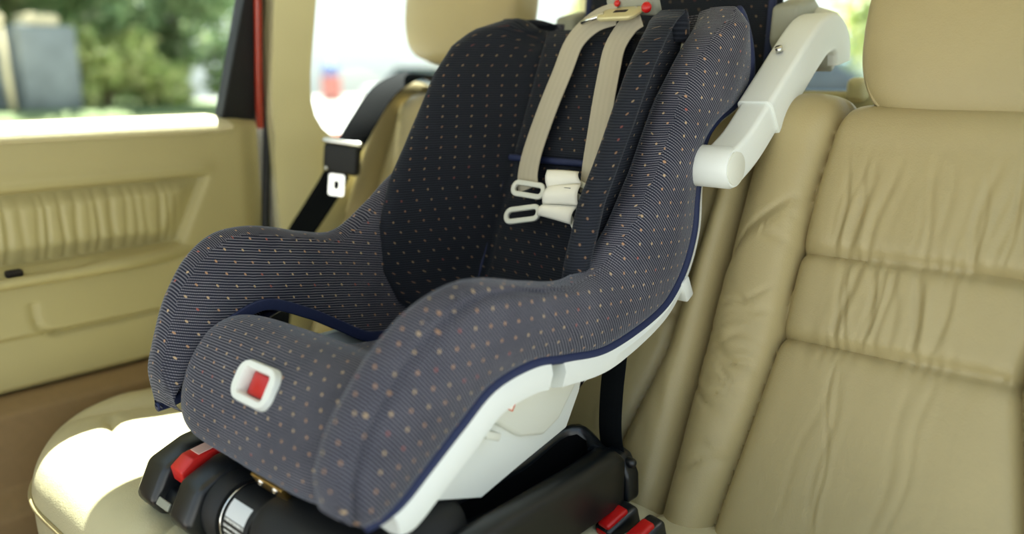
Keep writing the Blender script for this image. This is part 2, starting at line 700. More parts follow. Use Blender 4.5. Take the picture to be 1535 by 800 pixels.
# armrest ledge with pull cup
prof = cat_rom([(-.72, .563), (-.69, .560), (-.672, .556), (-.664, .548), (-.668, .538), (-.690, .530), (-.72, .526)], 18)
rows = []
for i in range(80):
    y = -.3 + 1.11 * i / 79
    k = 1 - .75 * sm(.60, .80, y)
    row = []
    for x, z in prof:
        xx = -.72 + (x + .72) * k
        zz = z - .012 * math.exp(-((x + .688) / .012) ** 2) * (1 - sm(.52, .585, y)) * (1 if z > .549 else 0)
        row.append(V((xx, y, zz)))
    rows.append(row)
ar = link_mesh('armrest', grid_mesh('armrest', rows, caps=True, flip=False, angle=60), M['vinyl'], door)
bm = box_bm((-.694, .437, .556), (.016, .026, .012), .004)
link_mesh('pull_cup_recess', from_bm('pull_cup_recess', bm), M['dark'], ar, 'dark finger hole in the armrest')

# belt-line ledge that catches the sun
prof = [(-.757, .780), (-.756, .799), (-.745, .803), (-.712, .793), (-.695, .782), (-.692, .774), (-.697, .768), (-.72, .764), (-.750, .766)]
rows = []
for i in range(40):
    y = -.3 + 1.155 * i / 39
    k = 1 - .35 * sm(.845, .86, y)
    rows.append([V((x, y, .78 + (z - .78) * k)) for x, z in prof])
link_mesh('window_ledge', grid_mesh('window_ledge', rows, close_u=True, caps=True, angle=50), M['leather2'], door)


def door_glass_x(z):
    return -.752 + .085 * max(0, (z - .76) / .44)


# pane
rows = []
for off in (0, -.004):
    pass
bm = bmesh.new()
pan = [(-.3, .765), (.865, .765), (.862, .80), (.885, 1.02), (.892, 1.25), (-.3, 1.285)]
a = [bm.verts.new((door_glass_x(z), y, z)) for y, z in pan]
b = [bm.verts.new((door_glass_x(z) - .004, y, z)) for y, z in pan]
bm.faces.new(a)
bm.faces.new(b[::-1])
for i in range(len(pan)):
    bm.faces.new((a[i], b[i], b[(i + 1) % len(pan)], a[(i + 1) % len(pan)]))
link_mesh('window_pane', from_bm('window_pane', bm, 30), M['glass'], door, 'clear window pane in the door')
# frame: black quarter triangle, black upright, red painted edge and top rail
bm = bmesh.new()
tri = [(.845, .775), (.925, .775), (.918, 1.02), (.913, 1.28), (.897, 1.28), (.890, 1.02)]
a = [bm.verts.new((door_glass_x(z) + .022, y, z)) for y, z in tri]
b = [bm.verts.new((door_glass_x(z) - .012, y, z)) for y, z in tri]
bm.faces.new(a)
bm.faces.new(b[::-1])
for i in range(len(tri)):
    bm.faces.new((a[i], b[i], b[(i + 1) % len(tri)], a[(i + 1) % len(tri)]))
bmesh.ops.bevel(bm, geom=list(bm.edges), offset=.003, segments=2, affect='EDGES')
link_mesh('window_frame', from_bm('window_frame', bm), M['blackmatt'], door, 'black triangular rear corner of the window frame')
path = [(door_glass_x(z) + .034, y, z) for y, z in ((.902, 1.28), (.910, 1.06), (.914, .98), (.918, .90), (.923, .82), (.926, .772))]
me = sweep('frame_edge', cat_rom(path, 24), rrect(.012, .014, .003), ref=(0, 1, 0))
link_mesh('frame_edge', me, M['carred'], door, 'red painted edge of the door frame')
bm = box_bm((-.672, .30, 1.295), (.04, 1.25, .04), .01)
link_mesh('top_rail', from_bm('top_rail', bm), M['blackmatt'], door)
# outer skin of the door
bm = prism_bm([(-.3, .0), (.90, .0), (.94, .3), (.925, .755), (-.3, .755)], -.80, -.785, 'X', .004)
link_mesh('outer_skin', from_bm('outer_skin', bm), M['carred'], door, 'red painted outer door skin')
# door opening seal
path = cat_rom([(-.655, .932, 1.3), (-.700, .936, 1.02), (-.712, .940, .90), (-.716, .944, .80), (-.712, .934, .70), (-.705, .918, .58), (-.700, .905, .45), (-.70, .88, .33)], 60)
struct('trim_3', tube('trim_3', path, .0085, 10), M['blackmatt'], 'black rubber seal between the door and the cream pillar', 'door seal')
# sill below the door
bm = bmesh.new()
prism_bm([(-.76, .0), (-.60, .0), (-.61, .17), (-.655, .20), (-.665, .325), (-.70, .345), (-.76, .345)], -.3, .95, 'Y', .008, 3, bm)
struct('trim_4', from_bm('trim_4', bm), M['sillbrown'], 'brown sill trim below the door beside the bench', 'sill trim')

# ==================================================================================================
#                                     REAR BENCH
# ==================================================================================================
SL = .43


def plane_y(z):
    return .95 + SL * (z - .265)


# back profile (y,z): front bottom -> top -> over -> rear bottom
BP = []
for k in range(120):
    z = .20 + (.78 - .20) * k / 119
    BP.append((plane_y(z), z))
for p in cat_rom([(plane_y(.78), .78), (plane_y(.806), .808), (1.205, .826), (1.24, .830), (1.28, .824), (1.306, .80), (1.318, .76)], 40)[1:]:
    BP.append(p)
for k in range(1, 8):
    BP.append((1.318 - .012 * k, .76 - .074 * k))
BN = []
for i, p in enumerate(BP):
    a, b = BP[max(i - 1, 0)], BP[min(i + 1, len(BP) - 1)]
    t = V((b[0] - a[0], b[1] - a[1], 0)).normalized()
    BN.append((-t.y, t.x))  # outward: towards the front on the front face


def creases(seed, n, x0, x1, amp, z0, z1):
    rnd = random.Random(seed)
    out = []
    for _ in range(n):
        out.append((rnd.uniform(x0, x1), rnd.uniform(-.10, .10), rnd.uniform(.0028, .0065), rnd.uniform(.25, 1) * amp, rnd.uniform(0, 6), rnd.uniform(.35, 1.0)))
    return out


def seam(d, depth, w):
    return -depth * math.exp(-abs(d / w) ** 1.15)


def back_section(name, x0, x1, seams, puffs, extra, parent, nx=90, mat=None, edge=.045):
    rows, ny = [], len(BP)
    for i, (py, pz) in enumerate(BP):
        row = []
        front = i < 148
        for j in range(nx + 1):
            x = x0 + (x1 - x0) * j / nx
            h = 0.0
            zz = pz + (.0 if i < 120 else 0)
            sv = pz if i < 140 else .86
            if front:
                h = extra(x, sv)
            # rounded section edges
            de = min(x - x0, x1 - x)
            if de < edge:
                q = 1 - de / edge
                h -= .034 * (1 - math.sqrt(max(0, 1 - q * q)))
            ny_, nz_ = BN[i]
            row.append(V((x, py + ny_ * h, pz + nz_ * h)))
        rows.append(row)
    # side walls
    rows2 = []
    for i, r in enumerate(rows):
        ny_, nz_ = BN[i]
        dpt = .05
        a = r[0] - V((0, ny_ * dpt, nz_ * dpt))
        b = r[-1] - V((0, ny_ * dpt, nz_ * dpt))
        rows2.append([a] + r + [b])
    me = grid_mesh(name, rows2, flip=False, angle=70)
    return link_mesh(name, me, mat or M['leather'], parent)


# --- right backrest: bolster x .25-.37, insert .37-.66, outer bolster .66-.735
CR1 = creases(5, 20, .40, .68, .0030, 0, 0)
CR2 = creases(8, 20, .41, .70, .0042, 0, 0)
CR3 = creases(11, 7, .40, .70, .0017, 0, 0)
CRB = [(random.Random(40 + k).uniform(.33, .70), random.Random(60 + k).uniform(-.6, .6), random.Random(80 + k).uniform(.0025, .006), random.Random(99 + k).uniform(.0012, .0045)) for k in range(26)]
STITCH = [(.362, .716), (.331, .704), (.312, .686), (.283, .658), (.258, .617)]


def stitch_z(x):
    return interp([(a, b) for a, b in STITCH[::-1]], x)


def seam_x(z):
    return interp([(.20, .320), (.265, .327), (.40, .343), (.53, .356), (.725, .354), (.80, .360), (.86, .366)], z)


def right_h(x, z):
    sx = seam_x(z)
    rx = .652 + .24 * max(0, .525 - z) + .03 * sm(.54, .66, z)
    h = 0
    zs1 = .641 + .01 * (x - .5)
    zs2 = .528 + .012 * (x - .5)
    if sx < x < rx:
        t = (x - sx) / (rx - sx)
        pu = (4 * t * (1 - t)) ** .45
        h += .010 * pu
        # horizontal seams
        h += seam(z - zs1, .017, .008) + seam(z - zs2, .017, .008)
        if z > zs1:
            L, lo, hi = CR1, zs1, .80
        elif z > zs2:
            L, lo, hi = CR2, zs2, zs1
        else:
            L, lo, hi = CR3, .27, zs2
        tz = (z - lo) / (hi - lo)
        win = (max(0, 4 * tz * (1 - tz)) ** .6) if 0 < tz < 1 else 0
        if z > zs1:
            win = sm(0, .10, tz) * (1 - sm(.45, .95, tz))
        if z < zs2:
            win = (1 - sm(.75, 1.0, 1 - tz)) * sm(.0, .12, 1 - tz) * sm(.0, .2, tz)
        for cx, sl, w, am, ph, ext in L:
            xx = cx + sl * (z - (lo + hi) / 2) * (1.0 if z > zs2 else 2.6) + .004 * math.sin(z * 45 + ph)
            h -= am * win * ext * math.exp(-((x - xx) / w) ** 2)
            h += am * .5 * win * ext * math.exp(-((x - xx - w * 1.9) / (w * 1.2)) ** 2)
        # gather ticks along horizontal seams
        h += .0012 * math.sin(x * 330 + 3 * math.sin(x * 57)) * (math.exp(-abs(z - zs1) / .012) + math.exp(-abs(z - zs2) / .012))
    else:
        if x <= sx:
            t = (x - .25) / (sx - .25)
        else:
            t = 1 - (x - rx) / (.742 - rx)
        t = min(1, max(0, t))
        h += .022 * (max(0, 4 * t * (1 - t)) ** .6)
        if x <= sx:
            dz = z - stitch_z(x)
            h += seam(dz, .005, .0035) + .4 * seam(dz + .009, .005, .0035)
            h += .004 * (1 - sm(-.03, .0, dz))
            for zc, sl, w, am in CRB:
                d = z - zc - sl * (x - .31) - .004 * math.sin(x * 90 + zc * 70)
                if zc < stitch_z(x) - .02:
                    h -= am * math.exp(-(d / w) ** 2) * (max(0, 4 * t * (1 - t)) ** .4)
    h += seam(x - sx, .019, .008) + seam(x - rx, .017, .008)
    h += .0018 * noise.noise(V((x * 14, z * 11, 1.7)))
    return h


rb = thing('rear_seat', 'cream leather right rear backrest with gathered middle panel, uncovered', 'car seat', (.49, 1.1, .2))
back_section('upholstery', .248, .742, None, None, right_h, rb, nx=230)


def center_h(x, z):
    ax = abs(x)
    h = .0
    s1 = interp([(.20, .14), (.344, .156), (.478, .192), (.7, .205), (.86, .21)], z)
    if ax < s1:
        h += .008 * (1 - (ax / s1) ** 4)
        h += seam(z - .633, .010, .010) + seam(z - .528, .010, .010)
    else:
        t = (ax - s1) / (.247 - s1)
        h += .016 * (max(0, 4 * t * (1 - t)) ** .6)
    h += seam(ax - s1, .014, .010)
    h += .0016 * noise.noise(V((x * 18, z * 9, 4.2))) + .0012 * noise.noise(V((x * 60, z * 22, 9.2)))
    return h


cb = thing('rear_seat', 'cream leather middle backrest half hidden behind the child seat', 'car seat', (0, 1.1, .2))
back_section('upholstery', -.246, .246, None, None, center_h, cb, nx=120, edge=.03)


def left_h(x, z):
    x = -x
    sx, rx = seam_x(z), .585
    h = 0
    if sx < x < rx:
        t = (x - sx) / (rx - sx)
        h += .010 * (4 * t * (1 - t)) ** .45 + seam(z - .633, .012, .010) + seam(z - .528, .012, .010)
    else:
        t = (x - .25) / (sx - .25) if x <= sx else 1 - (x - rx) / (.640 - rx)
        t = min(1, max(0, t))
        h += (.022 if x <= sx else .035) * (max(0, 4 * t * (1 - t)) ** .6)
    return h + seam(x - sx, .013, .009) + seam(x - rx, .013, .009)


lb = thing('rear_seat', 'sunlit cream leather left backrest beside the pillar, behind the black belt', 'car seat', (-.46, 1.1, .2))
back_section('upholstery', -.640, -.248, None, None, left_h, lb, nx=120)


def headrest(parent, c, half, rot_x, name='headrest'):
    R = Matrix.Rotation(rot_x, 3, 'X')

    def warp(p):
        # crowned front, thinner at the top
        k = 1 - .18 * max(0, p.z / half[2])
        f = 1 - .10 * (p.z / half[2]) ** 2
        return V((p.x * f, p.y * k, p.z))
    o = link_mesh(name, superell(name, c, half, .58, .5, 96, 56, R, warp), M['leather'], parent)
    # seam line around the front panel
    path = []
    for k in range(60):
        a = 2 * PI * k / 60
        ca, sa = math.cos(a), math.sin(a)
        e = .5
        x = half[0] * .93 * math.copysign(abs(ca) ** e, ca)
        z = half[2] * .93 * math.copysign(abs(sa) ** e, sa)
        p = warp(V((x, -half[1] * .62, z)))
        path.append(R @ p + V(c))
    link_mesh('piping', tube('piping', path, .0028, 6, closed=True), M['leather'], o)
    for sx in (-.055, .055):
        p0 = V((c[0] + sx, c[1] + .01, c[2] - half[2] * .8))
        link_mesh('headrest_post', tube('headrest_post', [p0, p0 - V((0, -.012, .12))], .006, 12), M['chrome'], parent)


headrest(rb, (.528, 1.265, .937), (.156, .062, .140), math.radians(-8))
headrest(lb, (-.455, 1.275, 1.02), (.165, .058, .128), math.radians(-8))

# --- bench cushion
bench = thing('bench_cushion', 'cream leather rear bench cushion with sunlit front left corner', 'car seat cushion', (0, .6, .02))
rows = []
NXB = 200
prof = [(.030, .02), (.012, .10), (.002, .18), (.0, .235), (.0, .258), (.008, .285), (.028, .308), (.06, .320), (.11, .322), (.2, .315), (.35, .298), (.5, .28), (.56, .272), (.62, .262)]
prof = cat_rom(prof, 110)


def front_y(x):
    y = .352
    if x < -.40:
        t = (-.40 - x) / .27
        y += .16 * t ** 2.6
    if x > .45:
        t = (x - .45) / .27
        y += .10 * t ** 2.6
    return y


def bench_h(x, y, z, d):
    h = 0
    if z > .262 or d > .02:
        # section seams fore-aft
        for sx in (-.235, .245):
            h += seam(x - sx - .10 * sm(.25, .0, d) * (1 if sx < 0 else 0), .016, .010) * sm(.0, .04, d)
        # left seat: bolster seam parallel to the side
        h += seam(x + .585 - .07 * d, .012, .010) * sm(.02, .12, d)
        h += seam(d - .13, .012, .010) * sm(-.57, -.52, x) * (1 - sm(-.25, -.23, x))
        h += .012 * math.exp(-((x + .64) / .05) ** 2) * sm(.03, .15, d)
        h += .0030 * noise.noise(V((x * 9, y * 9, .3))) * sm(0, .05, d)
        h += .0016 * noise.noise(V((x * 30, y * 16, 2.3))) * sm(0, .05, d)
    return h


for d, z in prof:
    row = []
    for j in range(NXB + 1):
        x = -.672 + 1.40 * j / NXB
        y = front_y(x) + d * (1 - (front_y(x) - .352) / .62)
        if z > .24 and x < -.58:
            t = (-.58 - x) / .092
            zz = z - .05 * (1 - math.sqrt(max(0, 1 - t * t))) * sm(.24, .30, z)
        else:
            zz = z
        row.append(V((x, y, zz + bench_h(x, y, z, d))))
    rows.append([V((row[0].x, row[0].y, .02))] + row + [V((row[-1].x, row[-1].y, .02))])
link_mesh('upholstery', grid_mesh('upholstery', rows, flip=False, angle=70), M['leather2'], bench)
path = []
for j in range(120):
    x = -.672 + 1.39 * j / 119
    path.append(V((x, front_y(x) - .002, .252)))
link_mesh('piping', tube('piping', path, .0042, 8), M['leather'], bench)

# ==================================================================================================
#                                     CHILD SEAT
# ==================================================================================================
cs = thing('child_car_seat', 'navy flecked child car seat with white shell on the rear bench', 'child car seat', (0, .75, .42))

ST = [  # outer piping (y,z), crest (y,z), inner foot (y,z)
    ((1.146, .971), (1.134, .974), (1.146, .966)),
    ((1.165, .956), (1.112, .957), (1.142, .950)),
    ((1.190, .915), (1.068, .930), (1.12, .915)),
    ((1.195, .868), (1.022, .885), (1.085, .875)),
    ((1.157, .837), (.993, .843), (1.04, .84)),
    ((1.100, .814), (.963, .797), (1.01, .79)),
    ((1.066, .783), (.934, .750), (.98, .74)),
    ((1.054, .715), (.903, .712), (.95, .69)),
    ((1.050, .655), (.870, .677), (.93, .63)),
    ((1.022, .598), (.823, .643), (.89, .57)),
    ((.968, .557), (.769, .634), (.83, .49)),
    ((.850, .532), (.696, .647), (.76, .485)),
    ((.760, .541), (.640, .660), (.70, .517)),
    ((.697, .550), (.590, .663), (.65, .546)),
    ((.629, .541), (.533, .646), (.585, .573)),
    ((.577, .510), (.484, .612), (.535, .562)),
    ((.528, .478), (.454, .579), (.50, .54)),
    ((.497, .458), (.429, .546), (.47, .51)),
    ((.472, .449), (.414, .504), (.445, .475)),
    ((.447, .447), (.416, .468), (.455, .455)),
]
NS = 200


FAR = {7: (.888, .742), 8: (.842, .720), 9: (.792, .684), 10: (.732, .650), 11: (.676, .656), 12: (.626, .669), 13: (.582, .676), 14: (.536, .671), 15: (.497, .644),
       16: (.468, .601), 17: (.452, .555), 18: (.441, .505), 19: (.446, .460)}


def resample(k, far=False):
    """parameter by station index, smooth."""
    pts = [FAR.get(q, s[k]) if far else s[k] for q, s in enumerate(ST)]
    m = len(pts)
    out = []
    for i in range(NS):
        t = (m - 1) * i / (NS - 1)
        a = min(int(t), m - 2)
        f = t - a
        P = [pts[max(a - 1, 0)], pts[a], pts[a + 1], pts[min(a + 2, m - 1)]]
        out.append(tuple(.5 * ((2 * q[1]) + (-q[0] + q[2]) * f + (2 * q[0] - 5 * q[1] + 4 * q[2] - q[3]) * f * f + (-q[0] + 3 * q[1] - 3 * q[2] + q[3]) * f ** 3)
                         for q in zip(*P)))
    return out


RO, RC, RI = resample(0), resample(1), resample(2)
RCS = {1: RC, -1: resample(1, True)}
NA = 60
XO, XC, XI = .220, .203, .163


def pad_rows(s):
    rows = []
    for i in range(NS):
        O, C, I = V(RO[i]), V(RCS[s][i]), V(RI[i])
        w = (O - C).length
        fat = min(1, w / .07)
        top = 1 - sm(.36, .44, i / (NS - 1))
        ctl = [(XO, *O), (XO + .012 * fat, *(O.lerp(C, .12))), (XO + .022 * fat, *(O.lerp(C, .38))), (XO + .021 * fat, *(O.lerp(C, .64))),
               (XO + .012 * fat, *(O.lerp(C, .87))), (XC + .004, *(C + (C - O) * .0)), (XC - .014, *(C.lerp(I, .06))), (XC - .026, *(C.lerp(I, .30))), (XI, *(C.lerp(I, .70))), (XI - .002, *I)]
        if top > 0:
            ctl.append((XI - .002 - .055 * top, I.x + .012 * top, I.y - .004 * top))
        pts = cat_rom(ctl, NA)
        row = []
        for j, p in enumerate(pts):
            x, y, z = p
            # gusset seam a little outside the crest
            fr = j / (NA - 1)
            t = i / (NS - 1)
            dC = math.hypot(y - C.x, z - C.y)
            if x > XC and fr < .62:
                x -= .011 * math.exp(-((dC - .021) / .0036) ** 2) * sm(.52, .62, t)
            # gathered folds
            fold = 0
            for tc, am, wd in ((.505, .0022, .006), (.47, .0012, .006), (.36, .001, .008), (.615, .0018, .006), (.80, .0012, .01)):
                fold += am * math.exp(-((t - tc - .03 * (fr - .3)) / wd) ** 2) * math.exp(-((fr - .27) / .15) ** 2)
            x -= fold
            x += .0016 * noise.noise(V((y * 26, z * 26, s * 3.1))) * math.sin(PI * min(1, fr * 1.2))
            row.append(V((s * x, y, z)))
        rows.append(row)
    return rows


def pad_uv(rows):
    ca, sa = math.cos(math.radians(52)), math.sin(math.radians(52))

    info = CRL[id(rows)]

    def f(q, i, j):
        p = rows[i][j]
        im = min(a for a, _ in q)
        jm = min(b for _, b in q)
        y, z = p.y, p.z
        jc = info[im][1]
        dist = info[im][0][jm] - info[im][0][jc]
        if abs(dist) < .021:   # rolled crest: ribs run across the roll
            acc, jj = info[i]
            return (.06 + acc[j] - acc[jj], ARC[i])
        if dist < 0:           # outer face: ribs run steeply down and back
            return (y * ca - z * sa, y * sa + z * ca)
        return (y, z + .18 * y)
    return f


ARC = [0]
for i in range(1, NS):
    ARC.append(ARC[-1] + math.dist(RC[i], RC[i - 1]))

CRL = {}
PADS = {}
for s, lab in ((1, 'padded side wing nearer the buckles, greyer in the light'), (-1, 'padded side wing nearer the door')):
    rows = pad_rows(s)
    PADS[s] = rows
    CRL[id(rows)] = []
    for rw in rows:
        acc = [0.0]
        for q in range(1, NA):
            acc.append(acc[-1] + (rw[q] - rw[q - 1]).length)
        jc = min(range(NA), key=lambda q: abs(abs(rw[q].x) - XC - .002) + 3 * math.hypot(rw[q].y - RCS[s][len(CRL[id(rows)])][0], rw[q].z - RCS[s][len(CRL[id(rows)])][1]))
        CRL[id(rows)].append((acc, jc))
    me = grid_mesh('side_wing', rows, flip=(s < 0), face_uv=pad_uv(rows))
    link_mesh('side_wing', me, M['fabric'], cs, lab)
    path = [V((s * (XO + .003), *RO[i])) for i in range(NS)]
    link_mesh('binding', tube('binding', path[1:-1], .0068, 10, ref=(1, 0, 0)), M['navy'], cs)
# binding around the belt slot on the inner faces
for s in (1, -1):
    path = [V((s * (XI - .004), *RI[i])) for i in range(int(NS * .5), int(NS * .84))]
    link_mesh('slot_binding', sweep('slot_binding', path, rrect(.016, .006, .002), ref=(0, -.4, 1)), M['navy'], cs)

# --- liner: deep side bolsters and the back panel
LT = [  # z, Yb, E, xE
    (.470, .905, .865, .150), (.500, .915, .845, .170), (.530, .922, .815, .186), (.580, .945, .795, .198), (.650, .970, .800, .203), (.720, .998, .826, .203),
    (.800, 1.033, .876, .203), (.880, 1.066, .924, .202), (.925, 1.085, .962, .199), (.950, 1.096, 1.000, .190), (.966, 1.103, 1.052, .172)]
zs = [LT[0][0] + (LT[-1][0] - LT[0][0]) * (k / 70) for k in range(71)]
TB = [[(r[0], r[c]) for r in LT] for c in (1, 2, 3)]
rows, uvs = [], []
for z in zs:
    Yb, E, xE = (interp(t, z) for t in TB)
    top = sm(.925, .966, z)
    dep = Yb - E
    half = [(xE - .045, max(Yb + .012, E + .075)), (xE - .028, E + .048), (xE - .006, E + .032), (xE + .001, E + .016), (xE - .004, E + .006), (xE - .014, E), (xE - .030, E + .006), (xE - .055, E + dep * .38),
            (.113, Yb - dep * .20), (.100, Yb - .010), (.093, Yb + .004), (.086, Yb - .002), (.05, Yb - .004), (0, Yb - .003)]
    pts = cat_rom([(-a, b) for a, b in half] + [(a, b) for a, b in half[-2::-1]], 121)
    row, ur, L = [], [], 0
    for j, (x, y) in enumerate(pts):
        zz = z
        if z > .90:
            zz = z - .028 * sm(.90, .966, z) * (1 - sm(.10, .14, abs(x)))
        y += .0015 * noise.noise(V((x * 25, z * 20, 3)))
        row.append(V((x + .008, y, zz)))
        if j:
            L += math.dist(pts[j], pts[j - 1])
        ur.append((L, z))
    rows.append(row)
    uvs.append(ur)
# roll over the top towards the rear
for dy, dz in ((.010, .004), (.025, .004), (.045, -.004), (.06, -.03)):
    rows.append([p + V((0, dy * (1 - .75 * sm(.10, .16, abs(p.x))), dz - .012 * (dy / .06) * sm(.10, .16, abs(p.x)))) for p in rows[70]])
    uvs.append([(a, b + dy) for a, b in uvs[70]])
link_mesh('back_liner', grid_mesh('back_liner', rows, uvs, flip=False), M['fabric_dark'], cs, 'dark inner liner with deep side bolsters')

# back pad with navy lower edge (upper half of the back)
rows, uvs = [], []
for k in range(41):
    z = .748 + (.948 - .748) * k / 40
    Yb = interp(TB[0], z)
    row, ur = [], []
    for j in range(41):
        x = -.088 + .176 * j / 40
        ex = abs(x) / .088
        h = .013 * (1 - ex ** 8) * min(1, (k + .5) / 3) * (1 - sm(36, 41, k) * .8)
        row.append(V((x, Yb - .004 - h, z)))
        ur.append((x, z))
    rows.append(row)
    uvs.append(ur)
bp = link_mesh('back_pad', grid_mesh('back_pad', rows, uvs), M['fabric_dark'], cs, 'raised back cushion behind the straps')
path = [V((-.087 + .174 * k / 20, interp(TB[0], .748) - .012, .748)) for k in range(21)]
link_mesh('pad_binding', tube('pad_binding', path, .0055, 8), M['navy'], bp)
# navy bindings beside the lower back
for s in (1, -1):
    path = [V((s * .098, interp(TB[0], z) - .006, z)) for z in (.50, .56, .62, .68, .73, .76)]
    link_mesh('binding', sweep('binding', cat_rom(path, 24), rrect(.014, .008, .003), ref=(1, 0, 0)), M['navy'], cs)

# --- seat cushion: roll in front, dipping to the back
prof = [(.520, .424), (.478, .424), (.452, .432), (.442, .450), (.444, .480), (.455, .512), (.473, .542), (.498, .566), (.530, .576), (.562, .566), (.60, .538), (.68, .496), (.78, .485), (.86, .480), (.915, .484), (.945, .515)]
prof = cat_rom(prof, 150)
rows, uvs, L = [], [], 0
for i, (y, z) in enumerate(prof):
    if i:
        L += math.dist(prof[i], prof[i - 1])
    row, ur = [], []
    for j in range(91):
        x = -.186 + .372 * j / 90
        t = abs(x) / .186
        k = t ** 7
        # sides of the roll tuck towards its axis
        ax = (.53, .50)
        wf = 1 - sm(72, 104, i)
        yy = y + (ax[0] - y) * .34 * k * wf
        zz = z + (ax[1] - z) * .34 * k * wf - .01 * k * (1 - wf)
        ds = math.hypot(y - .4655, z - .533)
        dent = .026 * (1 - sm(.026, .036, abs(x - .004))) * (1 - sm(.016, .023, ds)) if i < 75 else 0
        yy += dent + .001 * noise.noise(V((x * 22, L * 22, 7.7)))
        # softly crowned
        zz += .004 * (1 - (x / .17) ** 2) * sm(44, 70, i)
        row.append(V((x * (1 - .17 * sm(.60, .85, y)), yy, zz)))
        ur.append((x, L))
    rows.append(row)
    uvs.append(ur)
cu = link_mesh('seat_cushion', grid_mesh('seat_cushion', rows, uvs, flip=True), M['fabric'], cs, 'ribbed navy seat cushion with rolled front')
# folded dart seams
for a, b, c, d in ():
    pass

# crotch release: white bezel with red button
bc = V((0.004, .4655, .533))
nrm = V((0, -1, .14)).normalized()
R = frame_rot((1, 0, 0), (0, .50, .86))
outer = rrect(.083, .050, .019, 6)
inner = rrect(.050, .029, .005, 6)
rows = []
for lay, (sec, dy) in enumerate([(outer, .010), (outer, .001), ([(a * .93, b * .93) for a, b in outer], -.0045), ([(a * 1.10, b * 1.12) for a, b in inner], -.0045), (inner, -.001), (inner, .016)]):
    rows.append([bc + R @ V((a, dy, b)) for a, b in sec])
bz = link_mesh('buckle_bezel', grid_mesh('buckle_bezel', rows, close_u=True, angle=50), M['white'], cs, 'white rounded frame around the release')
bm = box_bm(bc + R @ V((0, .013, 0)), (.052, .006, .031), .002, 2, R)
bm = box_bm(bc + R @ V((.004, .008, .0)), (.040, .008, .027), .003, 3, R, bm)
link_mesh('release_button', from_bm('release_button', bm), M['red'], bz, 'red release button')

# --- white shell
shell_prof = [(1.155, .935), (1.175, .905), (1.178, .872), (1.145, .846), (1.09, .825), (1.062, .79), (1.052, .715), (1.042, .655), (1.010, .59), (.965, .53), (.90, .46),
              (.835, .44), (.80, .425), (.71, .405), (.640, .388), (.556, .420), (.52, .440), (.475, .440), (.475, .450), (.60, .455), (.80, .442),
              (.87, .452), (.948, .505), (.974, .58), (1.01, .68), (1.052, .78), (1.10, .87), (1.125, .92)]
bm = prism_bm(shell_prof, -.158, .158, 'X', .003, 2)
sh = link_mesh('shell', from_bm('shell', bm, 30), M['white'], cs, 'white moulded plastic shell')


# rim flange under the binding, both sides; broken once where a slot interrupts it
def flange(s, i0, i1):
    secs = []
    for i in range(i0, i1):
        O, C = V(RO[i]), V(RC[i])
        a, b = V(RO[max(i - 1, 0)]), V(RO[min(i + 1, NS - 1)])
        t = (b - a).normalized()
        nn = V((-t.y, t.x))
        if nn.dot(O - C) < 0:
            nn = -nn
        t_ = i / (NS - 1)
        wd = .010 + .024 * sm(.47, .66, t_) * (1 - sm(.90, .99, t_)) + .006 * sm(.30, .4, t_)
        A = O - nn * .010
        B = O + nn * wd
        secs.append([V((s * .196, *A)), V((s * .2225, *A)), V((s * (.2245 + .008 * min(1, wd / .03)), *(A.lerp(B, .5)))), V((s * (.222 + .008 * min(1, wd / .03)), *(A.lerp(B, .9)))), V((s * .214, *B)), V((s * .196, *(A.lerp(B, .96))))])
    return grid_mesh('shell_rim', secs, close_u=True, caps=True, flip=(s < 0), angle=35)


k_gap = min(range(NS), key=lambda i: (RO[i][0] - .738) ** 2 + (RO[i][1] - .54) ** 2)
for s in (1, -1):
    link_mesh('shell_rim', flange(s, 14, k_gap - 1), M['white'], sh)
    link_mesh('shell_rim', flange(s, k_gap + (2 if s > 0 else 26), NS - (13 if s > 0 else 30)), M['white'], sh)
# side cheeks of the shell
for s in (1, -1):
    if s > 0:
        ck = [(.50, .44), (.556, .420), (.64, .39), (.71, .407), (.80, .427), (.826, .47), (.845, .535), (.76, .543), (.70, .552), (.63, .545), (.58, .51), (.53, .475)]
    else:
        ck = [(.50, .44), (.556, .420), (.64, .39), (.71, .407), (.80, .427), (.826, .47), (.845, .535), (.76, .541), (.735, .50), (.60, .50), (.575, .50), (.53, .475)]
    link_mesh('shell_cheek', from_bm('shell_cheek', prism_bm(ck, s * .178, s * .194, 'X', .002, 2), 30), M['white'], sh)
# moulded boss on the shell side
for s in (1,):
    boss = [(.63, .50), (.70, .449), (.745, .437), (.775, .449), (.85, .532), (.80, .545), (.66, .545)]
    bm = prism_bm(boss, s * .185, s * .203, 'X', .006, 3)
    link_mesh('shell_boss', from_bm('shell_boss', bm, 30), M['ivory'], sh)
    bm = box_bm((s * .208, .640, .475), (.014, .026, .010), .002, 2, Matrix.Rotation(-.45, 3, 'X'))
    link_mesh('shell_tab', from_bm('shell_tab', bm), M['ivory'], sh, 'small pale tab under the rim')
    bm = box_bm((s * .2085, .672, .506), (.002, .022, .016), .0005, 1, Matrix.Rotation(-.6, 3, 'X'))
    lb_ = link_mesh('shell_label', from_bm('shell_label', bm), M['tag'], sh, 'white sticker with an orange edge')
    pa = [V((s * .2098, .672, .506)) + Matrix.Rotation(-.6, 3, 'X') @ V((0, a, b)) for a, b in ((-.011, .008), (-.011, -.008), (.011, -.008), (.011, .008))]
    link_mesh('label_edge', tube('label_edge', pa, .0009, 6), plain('orange_print', (226, 92, 44), .6), lb_)
# clip on the rim near the backrest
bm = box_bm((.222, 1.03, .577), (.02, .020, .036), .003, 2, Matrix.Rotation(.5, 3, 'X'))
link_mesh('rim_clip', from_bm('rim_clip', bm), M['white'], sh)

